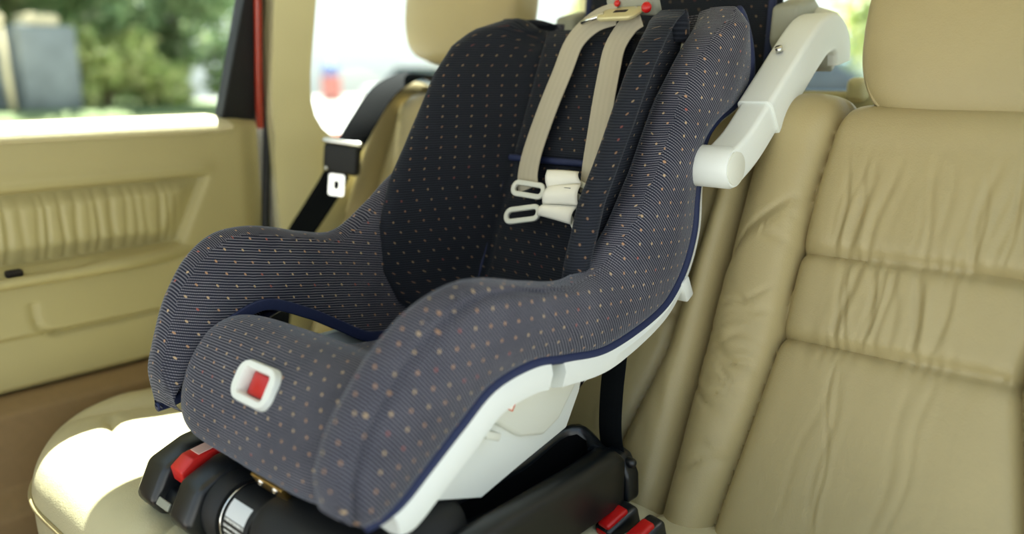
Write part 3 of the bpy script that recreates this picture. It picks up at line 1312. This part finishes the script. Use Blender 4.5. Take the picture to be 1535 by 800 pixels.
# --- support frame: arms hooking over the backrest
frame = link_mesh('support_frame', tube('support_frame', cat_rom([(-.27, 1.372, .955), (-.20, 1.378, .972), (0, 1.38, .978), (.20, 1.378, .972), (.27, 1.372, .955)], 30), .021, 14), M['ivory'], cs, 'ivory cross tube behind the backrest')
for s in (1, -1):
    lower = cat_rom([(s * .270, 1.040, .756), (s * .270, 1.09, .782), (s * .270, 1.150, .828)], 14)
    arm = link_mesh('support_arm', sweep('support_arm', lower, rrect(.046, .052, .007), ref=(1, 0, 0), angle=40), M['white'], cs)
    up = cat_rom([(s * .270, 1.138, .818), (s * .270, 1.20, .866), (s * .270, 1.262, .914), (s * .270, 1.30, .937), (s * .270, 1.335, .941), (s * .270, 1.362, .925), (s * .270, 1.370, .897)], 30)
    link_mesh('arm_sleeve', sweep('arm_sleeve', up, rrect(.054, .060, .008), ref=(1, 0, 0), angle=40), M['white'], arm)
    for y, z in ((1.207, .912),):
        link_mesh('arm_screw', tube('arm_screw', [V((s * .262, y, z)), V((s * .262, y - .004, z + .006))], .0055, 14), M['chrome'], arm)
    kn = [V((s * a, 1.038, .755)) for a in (.206, .212, .284, .290)]
    rows = []
    for p, r in zip(kn, (.026, .029, .029, .026)):
        rows.append([p + V((0, r * math.cos(2 * PI * k / 28), r * math.sin(2 * PI * k / 28))) for k in range(28)])
    kb = link_mesh('pivot_knuckle', grid_mesh('pivot_knuckle', rows, close_u=True, caps=True, flip=(s < 0), angle=35), M['white'], arm)
    rows = []
    for a, r in ((.289, .0235), (.2922, .0235), (.2932, .0215)):
        rows.append([V((s * a, 1.038 + r * math.cos(2 * PI * k / 28), .755 + r * math.sin(2 * PI * k / 28))) for k in range(28)])
    link_mesh('pivot_cap', grid_mesh('pivot_cap', rows, close_u=True, caps=True, flip=(s < 0), angle=35), M['ivory'], arm)
    bm = box_bm((s * .232, 1.013, .741), (.006, .004, .006), .001, 1)
    link_mesh('pivot_slot', from_bm('pivot_slot', bm), M['dark'], arm)
    # curled end and bracket
    link_mesh('hook_end', tube('hook_end', [V((s * .282, 1.352, .905)), V((s * .235, 1.352, .905))], .022, 18), M['grey'], arm)
    bm = prism_bm([(1.30, .985), (1.36, 1.0), (1.395, .98), (1.385, .90), (1.33, .89), (1.295, .93)], s * .200, s * .246, 'X', .008, 3)
    link_mesh('hook_bracket', from_bm('hook_bracket', bm), M['grey'], arm, 'grey bracket inside the hook')

# --- counter pad behind, navy with piping
rows, uvs = [], []
for k in range(25):
    z = .872 + .20 * k / 24
    row, ur = [], []
    sec = rrect(.386, .05, .024, 5)
    for a, b in sec:
        sc = 1 - .10 * (abs(k - 12) / 12) ** 6
        row.append(V((a * sc, 1.345 + b * sc + .05 * (z - .87), z)))
        ur.append((a, z))
    rows.append(row)
    uvs.append(ur)
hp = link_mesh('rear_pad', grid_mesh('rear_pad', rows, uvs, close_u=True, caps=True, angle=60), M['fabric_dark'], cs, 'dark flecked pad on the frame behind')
for s in (1, -1):
    path = [V((s * .187, 1.325 + .05 * (z - .87), z)) for z in (.875, .93, .98, 1.03, 1.07)]
    link_mesh('pad_binding', tube('pad_binding', path, .007, 8), M['navy'], hp)


# --- harness
def strap_plane_pt(px, py, off=0):
    return on_plane(px, py, (0, .962 - off, .72), (0, 1, -.42))


NB_ = V((0, 1, -.42)).normalized()
har = []
for pix in ([(925, 20), (893, 32), (862, 62), (843, 108), (820, 165), (799, 225), (791, 262), (792, 283)], [(960, 24), (942, 38), (922, 70), (913, 108), (905, 150), (897, 200), (890, 245), (886, 286)]):
    pts = [strap_plane_pt(*p) for p in pix]
    pts = cat_rom(pts, 40)
    me = sweep('shoulder_strap', pts, rrect(.039, .0022, .0008, 2), ref=lambda i: (1, .0, .0), angle=60)
    har.append(link_mesh('shoulder_strap', me, M['beige'], cs, 'beige webbing shoulder strap'))


def loop(name, cpx, w, h, ang, parent, off=.008, thick=.0052):
    """flat plastic slot ring in the strap plane."""
    c = strap_plane_pt(*cpx, off)
    ex = V((1, 0, 0))
    ey = V((0, .42, 1)).normalized()
    ca, sa = math.cos(ang), math.sin(ang)
    path = []
    for a, b in rrect(w, h, min(w, h) * .48, 6):
        path.append(c + ex * (a * ca - b * sa) + ey * (a * sa + b * ca))
    me = sweep(name, path, rrect(thick, thick * 1.6, thick * .3, 2), ref=NB_, closed=True, angle=50)
    return link_mesh(name, me, M['ivory'], parent, 'ivory slotted plastic tongue')


loop('harness_tongue', (792, 284), .060, .018, -.03, har[0])
loop('harness_tongue', (783, 321), .062, .019, .22, har[0])
loop('harness_tongue', (880, 292), .056, .018, -.35, har[1])
loop('harness_tongue', (866, 330), .058, .018, -.80, har[1])


def sheet(name, pix, off, parent, thick=.0012, label=None):
    """bent paper tag: 4 corners in the strap plane, slightly bowed."""
    c = [strap_plane_pt(*p, off) for p in pix]
    rows, rows2 = [], []
    for i in range(9):
        f = i / 8
        r = []
        for j in range(11):
            g = j / 10
            p = (c[0].lerp(c[1], g)).lerp(c[3].lerp(c[2], g), f)
            p = p - NB_ * (.006 * math.sin(PI * f) + .003 * math.sin(PI * g))
            r.append(p)
        rows.append(r)
    me = grid_mesh(name, rows, angle=None)
    o = link_mesh(name, me, M['tag'], parent, label)
    so = o.modifiers.new('t', 'SOLIDIFY')
    so.thickness = thick
    return o


t1 = sheet('care_tag', [(821, 255), (868, 258), (873, 276), (822, 285)], .014, har[0], label='white folded care tag, upper sheet')
t2 = sheet('care_tag', [(822, 280), (872, 276), (867, 308), (814, 305)], .020, har[0], label='white folded care tag, middle sheet')
t3 = sheet('care_tag', [(816, 306), (867, 308), (856, 336), (806, 322)], .014, har[0], label='white folded care tag, lower sheet')
# printed lines on the top sheet
for k, (px, py, w) in enumerate(((846, 281, 9),)):
    a, b = strap_plane_pt(px, py, .0285), strap_plane_pt(px + w, py + 1, .0285)
    link_mesh('printed_line', tube('printed_line', [a, b], .0006, 6), plain('grey_print', (120, 120, 116), .7), t2)

# adjuster plate at the top with red stud
pc = strap_plane_pt(930, 21, .008)
Rp = frame_rot((1, .0, .0), (0, -.42, .9))
bm = bmesh.new()
for sec in (rrect(.070, .040, .012, 5),):
    rows = []
    for lay, (sc, dz) in enumerate(((.94, -.003), (1, -.001), (1, .002), (.95, .0035))):
        rows.append([pc + Rp @ V((a * sc, b * sc, dz)) for a, b in sec])
bm.free()
ad = link_mesh('harness_adjuster', grid_mesh('harness_adjuster', rows, close_u=True, caps=True, angle=40), M['beigemetal'], cs, 'cream metal strap plate with a dark slot')
bm = box_bm(pc + Rp @ V((0, .002, .0028)), (.024, .009, .003), .001, 1, Rp)
link_mesh('adjuster_slot', from_bm('adjuster_slot', bm), M['dark'], ad)
link_mesh('adjuster_bar', tube('adjuster_bar', [strap_plane_pt(872, 34, .012), strap_plane_pt(905, 22, .012)], .004, 10), M['chrome'], ad)
rc = strap_plane_pt(969, 11, .012)
link_mesh('red_stud', superell('red_stud', rc, (.008, .006, .008), 1, 1, 20, 12), M['red'], ad, 'round red stud')
rc2 = strap_plane_pt(925, 5, .004)
link_mesh('red_stud', superell('red_stud', rc2, (.005, .004, .005), 1, 1, 16, 10), M['red'], ad, 'round red stud')
# grey fabric carrier behind the plate
bm = box_bm(strap_plane_pt(950, 8, -.012), (.085, .018, .030), .004, 3, Rp)
link_mesh('strap_carrier', from_bm('strap_carrier', bm), M['grey'], cs, 'grey strap carrier behind the plate')

# ==================================================================================================
#                                     BLACK BASE UNDER THE CHILD SEAT
# ==================================================================================================
ba = thing('child_seat_base', 'black plastic base with red lever between child seat and bench', 'child seat base', (0, .65, .318))
bm = bmesh.new()
prism_bm([(.435, .322), (.86, .288), (.865, .325), (.62, .350), (.45, .350)], -.205, .236, 'X', .012, 3, bm)
link_mesh('platform', from_bm('platform', bm, 40), M['black'], ba)
# left housing with the lever slot (three pieces of wall round a channel)
prof_l = [(.418, .322), (.402, .345), (.424, .388), (.47, .406), (.56, .415), (.60, .40), (.60, .322)]
bm = bmesh.new()
prism_bm(prof_l, -.212, -.160, 'X', .009, 3, bm)
prism_bm(prof_l, -.122, -.072, 'X', .009, 3, bm)
prism_bm([(.43, .322), (.412, .340), (.428, .358), (.56, .372), (.58, .322)], -.165, -.118, 'X', .002, 2, bm)
hl = link_mesh('lever_housing', from_bm('lever_housing', bm, 40), M['black'], ba)
lev = [(.432, .372), (.428, .392), (.445, .404), (.50, .412), (.56, .420), (.56, .408), (.46, .392), (.448, .372)]
bm = prism_bm(lev, -.156, -.126, 'X', .0025, 3)
lv = link_mesh('release_lever', from_bm('release_lever', bm, 40), M['redlever'], ba, 'red release lever')
bm = prism_bm([(.455, .4058), (.52, .4148), (.52, .4158), (.455, .4068)], -.152, -.130, 'X', .0004, 1)
link_mesh('lever_label_sheen', from_bm('lever_label_sheen', bm), plain('pale_print_sheen', (232, 190, 176), .4), lv)  # pale label lengthened to paint in the peach reflection along the lever top
bm = box_bm((-.14, .409, .352), (.030, .003, .010), .0008, 1, Matrix.Rotation(-.6, 3, 'X'))
link_mesh('slot_label', from_bm('slot_label', bm), M['grey'], hl)
# round hub between the housings
rows = []
for x, r in ((-.078, .040), (-.070, .048), (-.048, .050), (-.040, .046), (-.040, .040), (.02, .040)):
    rows.append([V((x, .470 + r * math.cos(2 * PI * k / 36), .352 + r * math.sin(2 * PI * k / 36))) for k in range(36)])
hub = link_mesh('hub', grid_mesh('hub', rows, close_u=True, caps=True, angle=35), M['blackmatt'], ba)
ring = [V((-.036, .470 + .0415 * math.cos(a), .352 + .0415 * math.sin(a))) for a in [math.radians(70 + 150 * k / 24) for k in range(25)]]
link_mesh('clear_rim', tube('clear_rim', ring, .0014, 6), M['chrome'], hub, 'bright rim of the hub')
k = NB('label_print')
tc = k.n('ShaderNodeTexCoord')
sep = k.n('ShaderNodeSeparateXYZ')
k.l(tc.outputs['Generated'], sep.inputs[0])
ln = k.math('GREATER_THAN', k.math('SINE', k.math('MULTIPLY', sep.outputs[2], 44)), .1)
nz = k.n('ShaderNodeTexNoise')
nz.inputs['Scale'].default_value = 26
k.l(tc.outputs['Generated'], nz.inputs['Vector'])
wd = k.math('GREATER_THAN', nz.outputs['Fac'], .44)
up = k.math('LESS_THAN', sep.outputs[2], .66)
pan_ = k.mix(k.math('MULTIPLY', ln, wd), lin((30, 32, 34)), lin((225, 226, 222)))
k.l(k.mix(up, lin((222, 226, 228)), pan_), k.b.inputs['Base Color'])
k.b.inputs['Roughness'].default_value = .3
rows = []
for i in range(13):
    a = math.radians(125 + 78 * i / 12)
    rows.append([V((x, .470 + .0408 * math.cos(a), .352 + .0408 * math.sin(a))) for x in (-.030, -.015, 0, .012)])
link_mesh('hub_label', grid_mesh('hub_label', rows), k.m, hub, 'black label with white print')
bm = box_bm((.030, .4615, .4165), (.064, .006, .022), .001, 1, Matrix.Rotation(.5, 3, 'X'))
br = link_mesh('metal_bracket', from_bm('metal_bracket', bm), M['brass'], ba, 'brass coloured bracket')
for dx in (-.016, .014):
    link_mesh('bracket_screw', superell('bracket_screw', (.030 + dx, .4575, .4185), (.0055, .003, .0055), 1, 1, 16, 10), M['chrome'], br)
# right-hand rounded housing under the cushion
link_mesh('front_housing', superell('front_housing', (.115, .52, .345), (.105, .105, .070), .55, .5, 60, 32), M['blackmatt'], ba)
# tray: bin with thick rolled rim
tr_in = [(.165, .36), (.163, .78), (.166, .842), (.177, .855), (.186, .855), (.196, .843), (.201, .81), (.212, .36)]
tr_out = [(.155, .35), (.152, .79), (.155, .862), (.172, .884), (.206, .884), (.228, .868), (.240, .835), (.252, .35)]


def tray_z(y, x):
    return .384 + .020 * (1 - sm(.17, .21, x)) * sm(.74, .85, y) - .012 * sm(.86, .884, y)


N_ = 70
pi = cat_rom(tr_in, N_)
po = cat_rom(tr_out, N_)
rows = []
rin = []
lay = [(pi, -.075, 0), (pi, -.03, 0)] + [(None, .011 * math.sin(math.radians(q)) - .011, .5 - .5 * math.cos(math.radians(q))) for q in (0, 20, 40, 60, 80, 100, 120, 140, 160, 180)] + [(po, -.02, 1), (po, -.06, 1), (po, -.080, 1)]
for src, dz, f in lay:
    row = []
    for a, b in zip(pi, po):
        x, y = a[0] + (b[0] - a[0]) * f, a[1] + (b[1] - a[1]) * f
        z = tray_z(y, x) + dz + .05 * sm(.62, .49, y) * 0
        row.append(V((x, y, z)))
    rows.append(row)
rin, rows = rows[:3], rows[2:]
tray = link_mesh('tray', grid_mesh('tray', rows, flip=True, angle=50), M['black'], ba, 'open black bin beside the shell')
link_mesh('tray_shade', grid_mesh('tray_shade', rin, flip=True), plain('black_shade', (6, 7, 8), .95, .05, 60, spec=.1), tray, 'inside of the bin, shade painted in as dull black')  # inner walls coloured near black to stand for the shade inside the bin
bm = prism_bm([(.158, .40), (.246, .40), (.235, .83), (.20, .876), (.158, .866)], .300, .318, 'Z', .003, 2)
link_mesh('tray_floor', from_bm('tray_floor', bm), bpy.data.materials['black_shade'], tray)  # bin floor carries the same painted shade
bm = prism_bm([(.12, .44), (.225, .45), (.228, .52), (.12, .52)], .31, .375, 'Z', .01, 3)
link_mesh('tray_front', from_bm('tray_front', bm), M['black'], tray)
bm = box_bm((.225, .452, .405), (.02, .012, .010), .002, 2)
link_mesh('red_indicator', from_bm('red_indicator', bm), M['red'], ba, 'small red indicator')

# ==================================================================================================
#                                     BELTS AND BUCKLES
# ==================================================================================================
# lap belt of the middle seat, threaded behind the child seat shell
lbelt = thing('seat_belt', 'black lap belt running down between white shell and middle backrest', 'seat belt', (.2, .93, .30))
pts = cat_rom([(.193, .915, .55), (.192, .910, .50), (.191, .904, .44), (.194, .900, .385), (.205, .900, .34)], 24)
link_mesh('strap', sweep('strap', pts, rrect(.036, .0024, .0008, 2), ref=(1, .1, 0), angle=60), M['blackweb'], lbelt)
bm = prism_bm([(.195, .37), (.222, .362), (.236, .335), (.238, .30), (.222, .285), (.200, .29)], .885, .915, 'Y', .006, 3)
link_mesh('belt_anchor', from_bm('belt_anchor', bm), M['black'], lbelt)
link_mesh('anchor_stud', superell('anchor_stud', (.226, .900, .352), (.012, .008, .007), .8, .8, 20, 12), M['black'], lbelt)


def buckle(name, label, c, rot):
    t = thing(name, label, 'seat belt buckle', (c[0], c[1] + .01, c[2] - .06), 'red-button buckles by the tray')
    R = rot
    bm = box_bm(V(c), (.030, .062, .085), .007, 3, R)
    link_mesh('housing', from_bm('housing', bm), M['black'], t)
    rows = []
    for i in range(9):
        a = i / 8
        ang = math.radians(-10 + 110 * a)
        rows.append([V(c) + R @ V((x, -.022 + .042 * a, .0435 + .004 * math.sin(PI * a))) for x in (-.010, -.0095, 0, .0095, .010)])
    bm = box_bm(V(c) + R @ V((0, -.006, .042)), (.021, .042, .012), .0045, 4, R)
    link_mesh('release_button', from_bm('release_button', bm), M['red'], t, 'red press button')
    bm = box_bm(V(c) + R @ V((0, -.0305, .030)), (.018, .004, .018), .002, 2, R)
    link_mesh('button_front', from_bm('button_front', bm), M['red'], t, 'red press button')
    return t


RB = Matrix.Rotation(math.radians(18), 3, 'X') @ Matrix.Rotation(math.radians(-8), 3, 'Z')
buckle('seat_belt_buckle', 'black buckle with red button tucked against the black tray corner', (.243, .862, .258), RB)
buckle('seat_belt_buckle', 'black buckle with red button nearest the right cream backrest', (.288, .858, .256), RB)

# left outer belt
ob = thing('seat_belt', 'black belt with chrome-topped buckle hanging beside the cream pillar', 'seat belt', (-.6, 1.02, .35))
BW = V((.86, .50, -.10)).normalized()
up_pts = cat_rom([(-.578, 1.33, .85), (-.574, 1.27, .872), (-.568, 1.21, .876), (-.562, 1.13, .845), (-.549, 1.065, .788), (-.548, 1.022, .735)], 20)
link_mesh('shoulder_strap', sweep('shoulder_strap', up_pts, rrect(.058, .0026, .0008, 2), ref=BW, angle=60), M['blackweb'], ob)
lo_pts = cat_rom([(-.562, 1.004, .690), (-.578, .992, .655), (-.604, .970, .605), (-.626, .94, .55), (-.632, .91, .49), (-.63, .88, .36)], 30)
link_mesh('lap_strap', sweep('lap_strap', lo_pts, rrect(.054, .0026, .0008, 2), ref=BW, angle=60), M['blackweb'], ob)
RBk = frame_rot(BW, (.45, .28, .85))
bc2 = V((-.556, 1.01, .712))
bm = box_bm(bc2, (.076, .022, .060), .008, 4, RBk)
bk = link_mesh('latch_body', from_bm('latch_body', bm), M['blackmatt'], ob)
bm = box_bm(bc2 + RBk @ V((0, -.002, .034)), (.084, .014, .010), .004, 3, RBk)
link_mesh('chrome_bar', from_bm('chrome_bar', bm), M['chrome'], bk, 'bright chrome bar')
link_mesh('stud', superell('stud', bc2 + RBk @ V((-.028, -.012, -.020)), (.005, .004, .005), 1, 1, 14, 8), M['chrome'], bk)
# silver tongue: plate with slot
tc_ = bc2 + RBk @ V((-.006, -.006, -.052))
rows = []
oo, ii = rrect(.034, .044, .005, 4), rrect(.011, .017, .003, 4)
for sec, d in ((oo, .0015), (oo, -.0015), (ii, -.0015), (ii, .0015)):
    rows.append([tc_ + RBk @ V((a, d, b)) for a, b in sec])
link_mesh('tongue', grid_mesh('tongue', rows, close_u=True, close_v=True, angle=40), M['chrome'], ob, 'silver belt tongue with a slot')

# luggage-cover end cap behind the right seat
t = thing('luggage_cover', 'cream luggage cover roll behind the backrest beside right headrest', 'luggage cover', (0, 1.52, .83))
link_mesh('cover_roll', tube('cover_roll', [V((-.55, 1.53, .825)), V((.55, 1.53, .825))], .024, 18), M['vinyl'], t)
bm = box_bm((.275, 1.50, .852), (.036, .03, .042), .012, 4)
link_mesh('cover_handle', from_bm('cover_handle', bm), M['cream_pl'], t)
for s in (-1, 1):
    bm = box_bm((s * .585, 1.53, .825), (.07, .07, .07), .014, 4)
    link_mesh('end_cap', from_bm('end_cap', bm), M['cream_pl'], t)

# ==================================================================================================
#                                     OUTSIDE
# ==================================================================================================
GZ = -.38


def sheet_ground(name, x0, x1, y0, y1, z, mat, label, cat):
    bm = bmesh.new()
    bmesh.ops.create_grid(bm, x_segments=30, y_segments=30, size=.5)
    for v in bm.verts:
        v.co = V((x0 + (v.co.x + .5) * (x1 - x0), y0 + (v.co.y + .5) * (y1 - y0), z + .02 * noise.noise(v.co * 9)))
    return struct(name, from_bm(name, bm, None), mat, label, cat)


sheet_ground('road', -40, 30, -20, 60, GZ, M['asphalt'], 'bright sunlit road surface outside the car windows', 'road')

# low bank / garden wall seen through the door glass
bm = bmesh.new()
prism_bm([(-9.6, GZ - .1), (-9.0, GZ - .1), (-8.9, .40), (-9.1, .47), (-11.5, .50), (-11.5, GZ - .1)], .5, 6.3, 'Y', .03, 2, bm)
struct('terrain', from_bm('terrain', bm), M['verge'], 'pale grassy bank at the foot of the trees outside the door glass', 'bank')

pil = thing('gate_pillar', 'grey stone gate pillar with pale cap outside the door glass', 'gate pillar', (-9.6, 3.4, .47))
bm = bmesh.new()
box_bm((-9.75, 3.62, .93), (.55, .62, .95), .03, 2, bm=bm)
link_mesh('shaft', from_bm('shaft', bm), M['stone'], pil)
bm = box_bm((-9.75, 3.62, 1.46), (.40, .36, .14), .04, 3)
link_mesh('cap', from_bm('cap', bm), M['stonecap'], pil, 'pale cap stone')
gw = thing('stone_wall', 'dark stone garden wall running left of the gate pillar', 'garden wall', (-9.8, 2.3, .47))
bm = bmesh.new()
rndw = random.Random(2)
for r in range(5):
    y = 1.0 + (r % 2) * .12
    while y < 3.25:
        L_ = rndw.uniform(.28, .5)
        box_bm((-9.95 + rndw.uniform(-.02, .02), y + L_ / 2, .56 + r * .18), (.36, L_ - .02, .17), .02, 1, bm=bm)
        y += L_
link_mesh('stones', from_bm('stones', bm), M['stone'], gw)
pt = thing('gate_post', 'thin pale post standing before the dark stone wall', 'post', (-9.4, 3.20, .47))
link_mesh('post_shaft', tube('post_shaft', [V((-9.4, 3.16, .45)), V((-9.4, 3.12, 1.4))], .035, 10), M['stonecap'], pt)
link_mesh('post_knob', superell('post_knob', (-9.4, 3.118, 1.44), (.06, .06, .06), 1, 1, 16, 10), M['stonecap'], pt)


def tree(name, label, c, r, h0, h1, n, mat, seed, trunk_r=.10, leaf=.10, group='trees beyond the bank'):
    rnd = random.Random(seed)
    t = thing(name, label, 'tree' if 'tree' in name else 'bush', (c[0], c[1], h0 - .1), group)
    verts, faces = [], []
    blobs = [(V((c[0] + rnd.uniform(-.6, .6) * r, c[1] + rnd.uniform(-.7, .7) * r, h0 + (h1 - h0) * rnd.uniform(.08, .95))), r * rnd.uniform(.28, .5)) for _ in range(26)]
    for _ in range(n):
        b, br = rnd.choice(blobs)
        d = V((rnd.gauss(0, 1), rnd.gauss(0, 1), rnd.gauss(0, 1))).normalized()
        p = b + d * br * rnd.uniform(.55, 1.05)
        s = leaf * rnd.uniform(.6, 1.3)
        a = V((rnd.gauss(0, 1), rnd.gauss(0, 1), rnd.gauss(0, .6))).normalized()
        q = a.cross(d + V((.01, .02, .3))).normalized()
        k = len(verts)
        tip = V((0, 0, -.15 * s))
        verts += [p - a * s, p + q * s * .45, p + a * s + tip, p - q * s * .45]
        faces.append((k, k + 1, k + 2, k + 3))
    me = bpy.data.meshes.new('foliage')
    me.from_pydata([tuple(v) for v in verts], [], faces)
    link_mesh('foliage', me, mat, t)
    path = cat_rom([(c[0], c[1], h0 - .15), (c[0] + .05, c[1] + .04, h0 + .3 * (h1 - h0)), (c[0] - .03, c[1] + .1, h0 + .8 * (h1 - h0))], 12)
    link_mesh('trunk', tube('trunk', path, trunk_r, 10, scale=lambda f: 1 - .7 * f), M['bark'], t)
    return t


tree('tree', 'dark leafy tree against the black window corner', (-10.3, 5.45, 0), 1.0, .35, 3.2, 5200, M['leafd'], 1, .11)
tree('tree', 'mid green tree at the centre of the door glass', (-10.9, 4.75, 0), 1.0, .55, 3.3, 5200, M['leafm'], 2, .10)
tree('bush', 'pale sunlit bush right of the stone gate pillar', (-9.9, 4.35, 0), .55, .5, 1.35, 3000, M['leafl'], 3, .05, .07)
tree('tree', 'dark tree overhanging the stone wall at the left of the glass', (-11.2, 2.7, 0), 1.3, 1.0, 3.6, 5200, M['leafd'], 4, .12)
tree('bush', 'low light bush at the foot of the dark tree', (-9.7, 5.0, 0), .38, .45, .95, 1600, M['leafl'], 6, .04, .06)
tree('tree', 'tall green tree rising behind the other trees', (-13.2, 5.6, 0), 2.0, .4, 4.4, 6500, M['leafm'], 7, .14, .14)
tree('tree', 'wide dark tree closing the gap behind the stone pillar', (-13.6, 3.4, 0), 2.0, .4, 4.4, 6500, M['leafd'], 8, .14, .14)

# street seen through the quarter and rear windows
bo = thing('post_box', 'faded red post box with blue top on the bright street by the left pillar', 'post box', (-32.0, 23.6, GZ))
bm = prism_bm([(-.36, GZ), (.36, GZ), (.33, .80), (-.33, .80)], -.33, .33, 'X', .05, 2)
bmesh.ops.translate(bm, vec=(-32.0, 23.6, 0), verts=bm.verts)
link_mesh('box_body', from_bm('box_body', bm), plain('faded_red_paint', (206, 120, 114), .5), bo)
link_mesh('box_top', superell('box_top', (-32.0, 23.6, 1.0), (.36, .36, .36), .7, .7, 20, 12), plain('faded_blue_paint', (120, 138, 190), .5), bo)


def parked_car(name, label, c, ang, body, L=4.2):
    t = thing(name, label, 'car', (c[0], c[1], GZ))
    R = Matrix.Rotation(ang, 4, 'Z')
    T = Matrix.Translation((c[0], c[1], GZ)) @ R

    def put(nm, bm, mat, par=t):
        bmesh.ops.transform(bm, matrix=T, verts=bm.verts)
        return link_mesh(nm, from_bm(nm, bm), mat, par)
    prof = [(-2.1, .35), (-2.1, .85), (-1.95, .95), (-1.0, 1.0), (1.0, 1.0), (2.0, .86), (2.12, .7), (2.12, .35)]
    b = bmesh.new()
    put('body', prism_bm([(x, z) for x, z in prof], -.82, .82, 'Y', .08, 3, b), body)
    cab = [(-1.6, .98), (-1.2, 1.42), (.35, 1.44), (1.05, .98)]
    put('cabin', prism_bm(cab, -.70, .70, 'Y', .06, 3), M['carglass'])
    put('roof', prism_bm([(-1.2, 1.42), (.35, 1.43), (.30, 1.48), (-1.1, 1.48)], -.66, .66, 'Y', .02, 2), body)
    for x in (-1.3, 1.35):
        for y in (-.78, .78):
            w = bmesh.new()
            bmesh.ops.create_cone(w, cap_ends=True, segments=24, radius1=.32, radius2=.32, depth=.2, matrix=Matrix.Translation((x, y, .32)) @ Matrix.Rotation(PI / 2, 4, 'X'))
            put('wheel', w, M['blackmatt'])
    for y in (-.6, .6):
        put('tail_light', box_bm((-2.1, y, .75), (.06, .28, .16), .02, 2), M['red'])
    return t


parked_car('car', 'white parked car with red lights on the street behind left headrest', (-15.0, 15.0), math.radians(35), M['carwhite'])
parked_car('car', 'pale blue parked car seen behind the ivory support arm', (-4.3, 12.2), math.radians(10), M['blueroof'])

hs = thing('house', 'low pale house across the street with grey windows', 'house', (-14, 26, GZ))
bm = box_bm((-15, 27, .75), (16, 5, 2.3), .05, 2)
link_mesh('wall', from_bm('wall', bm), M['render'], hs)
for kx in range(6):
    for kz in range(1):
        bm = box_bm((-21.2 + kx * 2.5, 24.47, .95 + kz * 2.3), (1.0, .12, .9), .02, 1)
        link_mesh('window', from_bm('window', bm), M['housewin'], hs)
rf = prism_bm([(24.2, 1.85), (29.8, 1.85), (27, 2.7)], -23.4, -6.6, 'X')
link_mesh('roof', from_bm('roof', rf), M['blueroof'], hs)
tree('tree', 'sunlit roadside tree seen above the middle backrest', (-8.2, 14.0, 0), 1.8, .6, 4.0, 4500, M['leafl'], 12, .12, .14, 'roadside trees')
tree('tree', 'bright green tree between the support arm and the right headrest', (-3.9, 15.5, 0), 1.5, 1.3, 4.2, 3500, M['leafl'], 13, .12, .14, 'roadside trees')

# ==================================================================================================
#                                     LIGHT, SKY, CAMERA
# ==================================================================================================
w = bpy.data.worlds.new('world')
scene.world = w
w.use_nodes = True
nt = w.node_tree
bg = nt.nodes['Background']
tc = nt.nodes.new('ShaderNodeTexCoord')
sp = nt.nodes.new('ShaderNodeSeparateXYZ')
nt.links.new(tc.outputs['Generated'], sp.inputs[0])
rp = nt.nodes.new('ShaderNodeValToRGB')
rp.color_ramp.elements[0].position = .46
rp.color_ramp.elements[0].color = (.26, .30, .28, 1)
rp.color_ramp.elements[1].position = .80
rp.color_ramp.elements[1].color = (.60, .80, 1.0, 1)
e = rp.color_ramp.elements.new(.52)
e.color = (1.08, 1.16, 1.14, 1)
mp = nt.nodes.new('ShaderNodeMapRange')
mp.inputs['From Min'].default_value = -1
mp.inputs['From Max'].default_value = 1
nt.links.new(sp.outputs[2], mp.inputs[0])
nt.links.new(mp.outputs[0], rp.inputs[0])
nt.links.new(rp.outputs[0], bg.inputs['Color'])
bg.inputs['Strength'].default_value = 1.12

sun = bpy.data.lights.new('sun', 'SUN')
sun.energy = 26.0
sun.angle = math.radians(.6)
sun.color = (1.0, .98, .93)
so = bpy.data.objects.new('sun', sun)
COL.objects.link(so)
so.location = (-3, 4, 6)
so.rotation_euler = V((.41, -.41, -1.0)).to_track_quat('-Z', 'Y').to_euler()

cam = bpy.data.cameras.new('camera')
cam.sensor_width = 36
cam.sensor_fit = 'HORIZONTAL'
cam.lens = 36 * F / 1535
cam.clip_start = .01
cam.clip_end = 200
cam.dof.use_dof = True
cam.dof.focus_distance = 1.14
cam.dof.aperture_fstop = 1.5
co = bpy.data.objects.new('camera', cam)
COL.objects.link(co)
co.location = CAM
co.rotation_euler = (math.radians(90) + PITCH, 0, YAW)
scene.camera = co

scene.view_settings.view_transform = 'Standard'
scene.view_settings.look = 'None'
scene.view_settings.gamma = 1
scene.view_settings.use_curve_mapping = False
scene.view_settings.exposure = 0.16
scene.cycles.max_bounces = 10
scene.cycles.diffuse_bounces = 5
scene.cycles.transparent_max_bounces = 12
scene.cycles.caustics_reflective = False
scene.cycles.caustics_refractive = False
scene.cycles.use_denoising = True
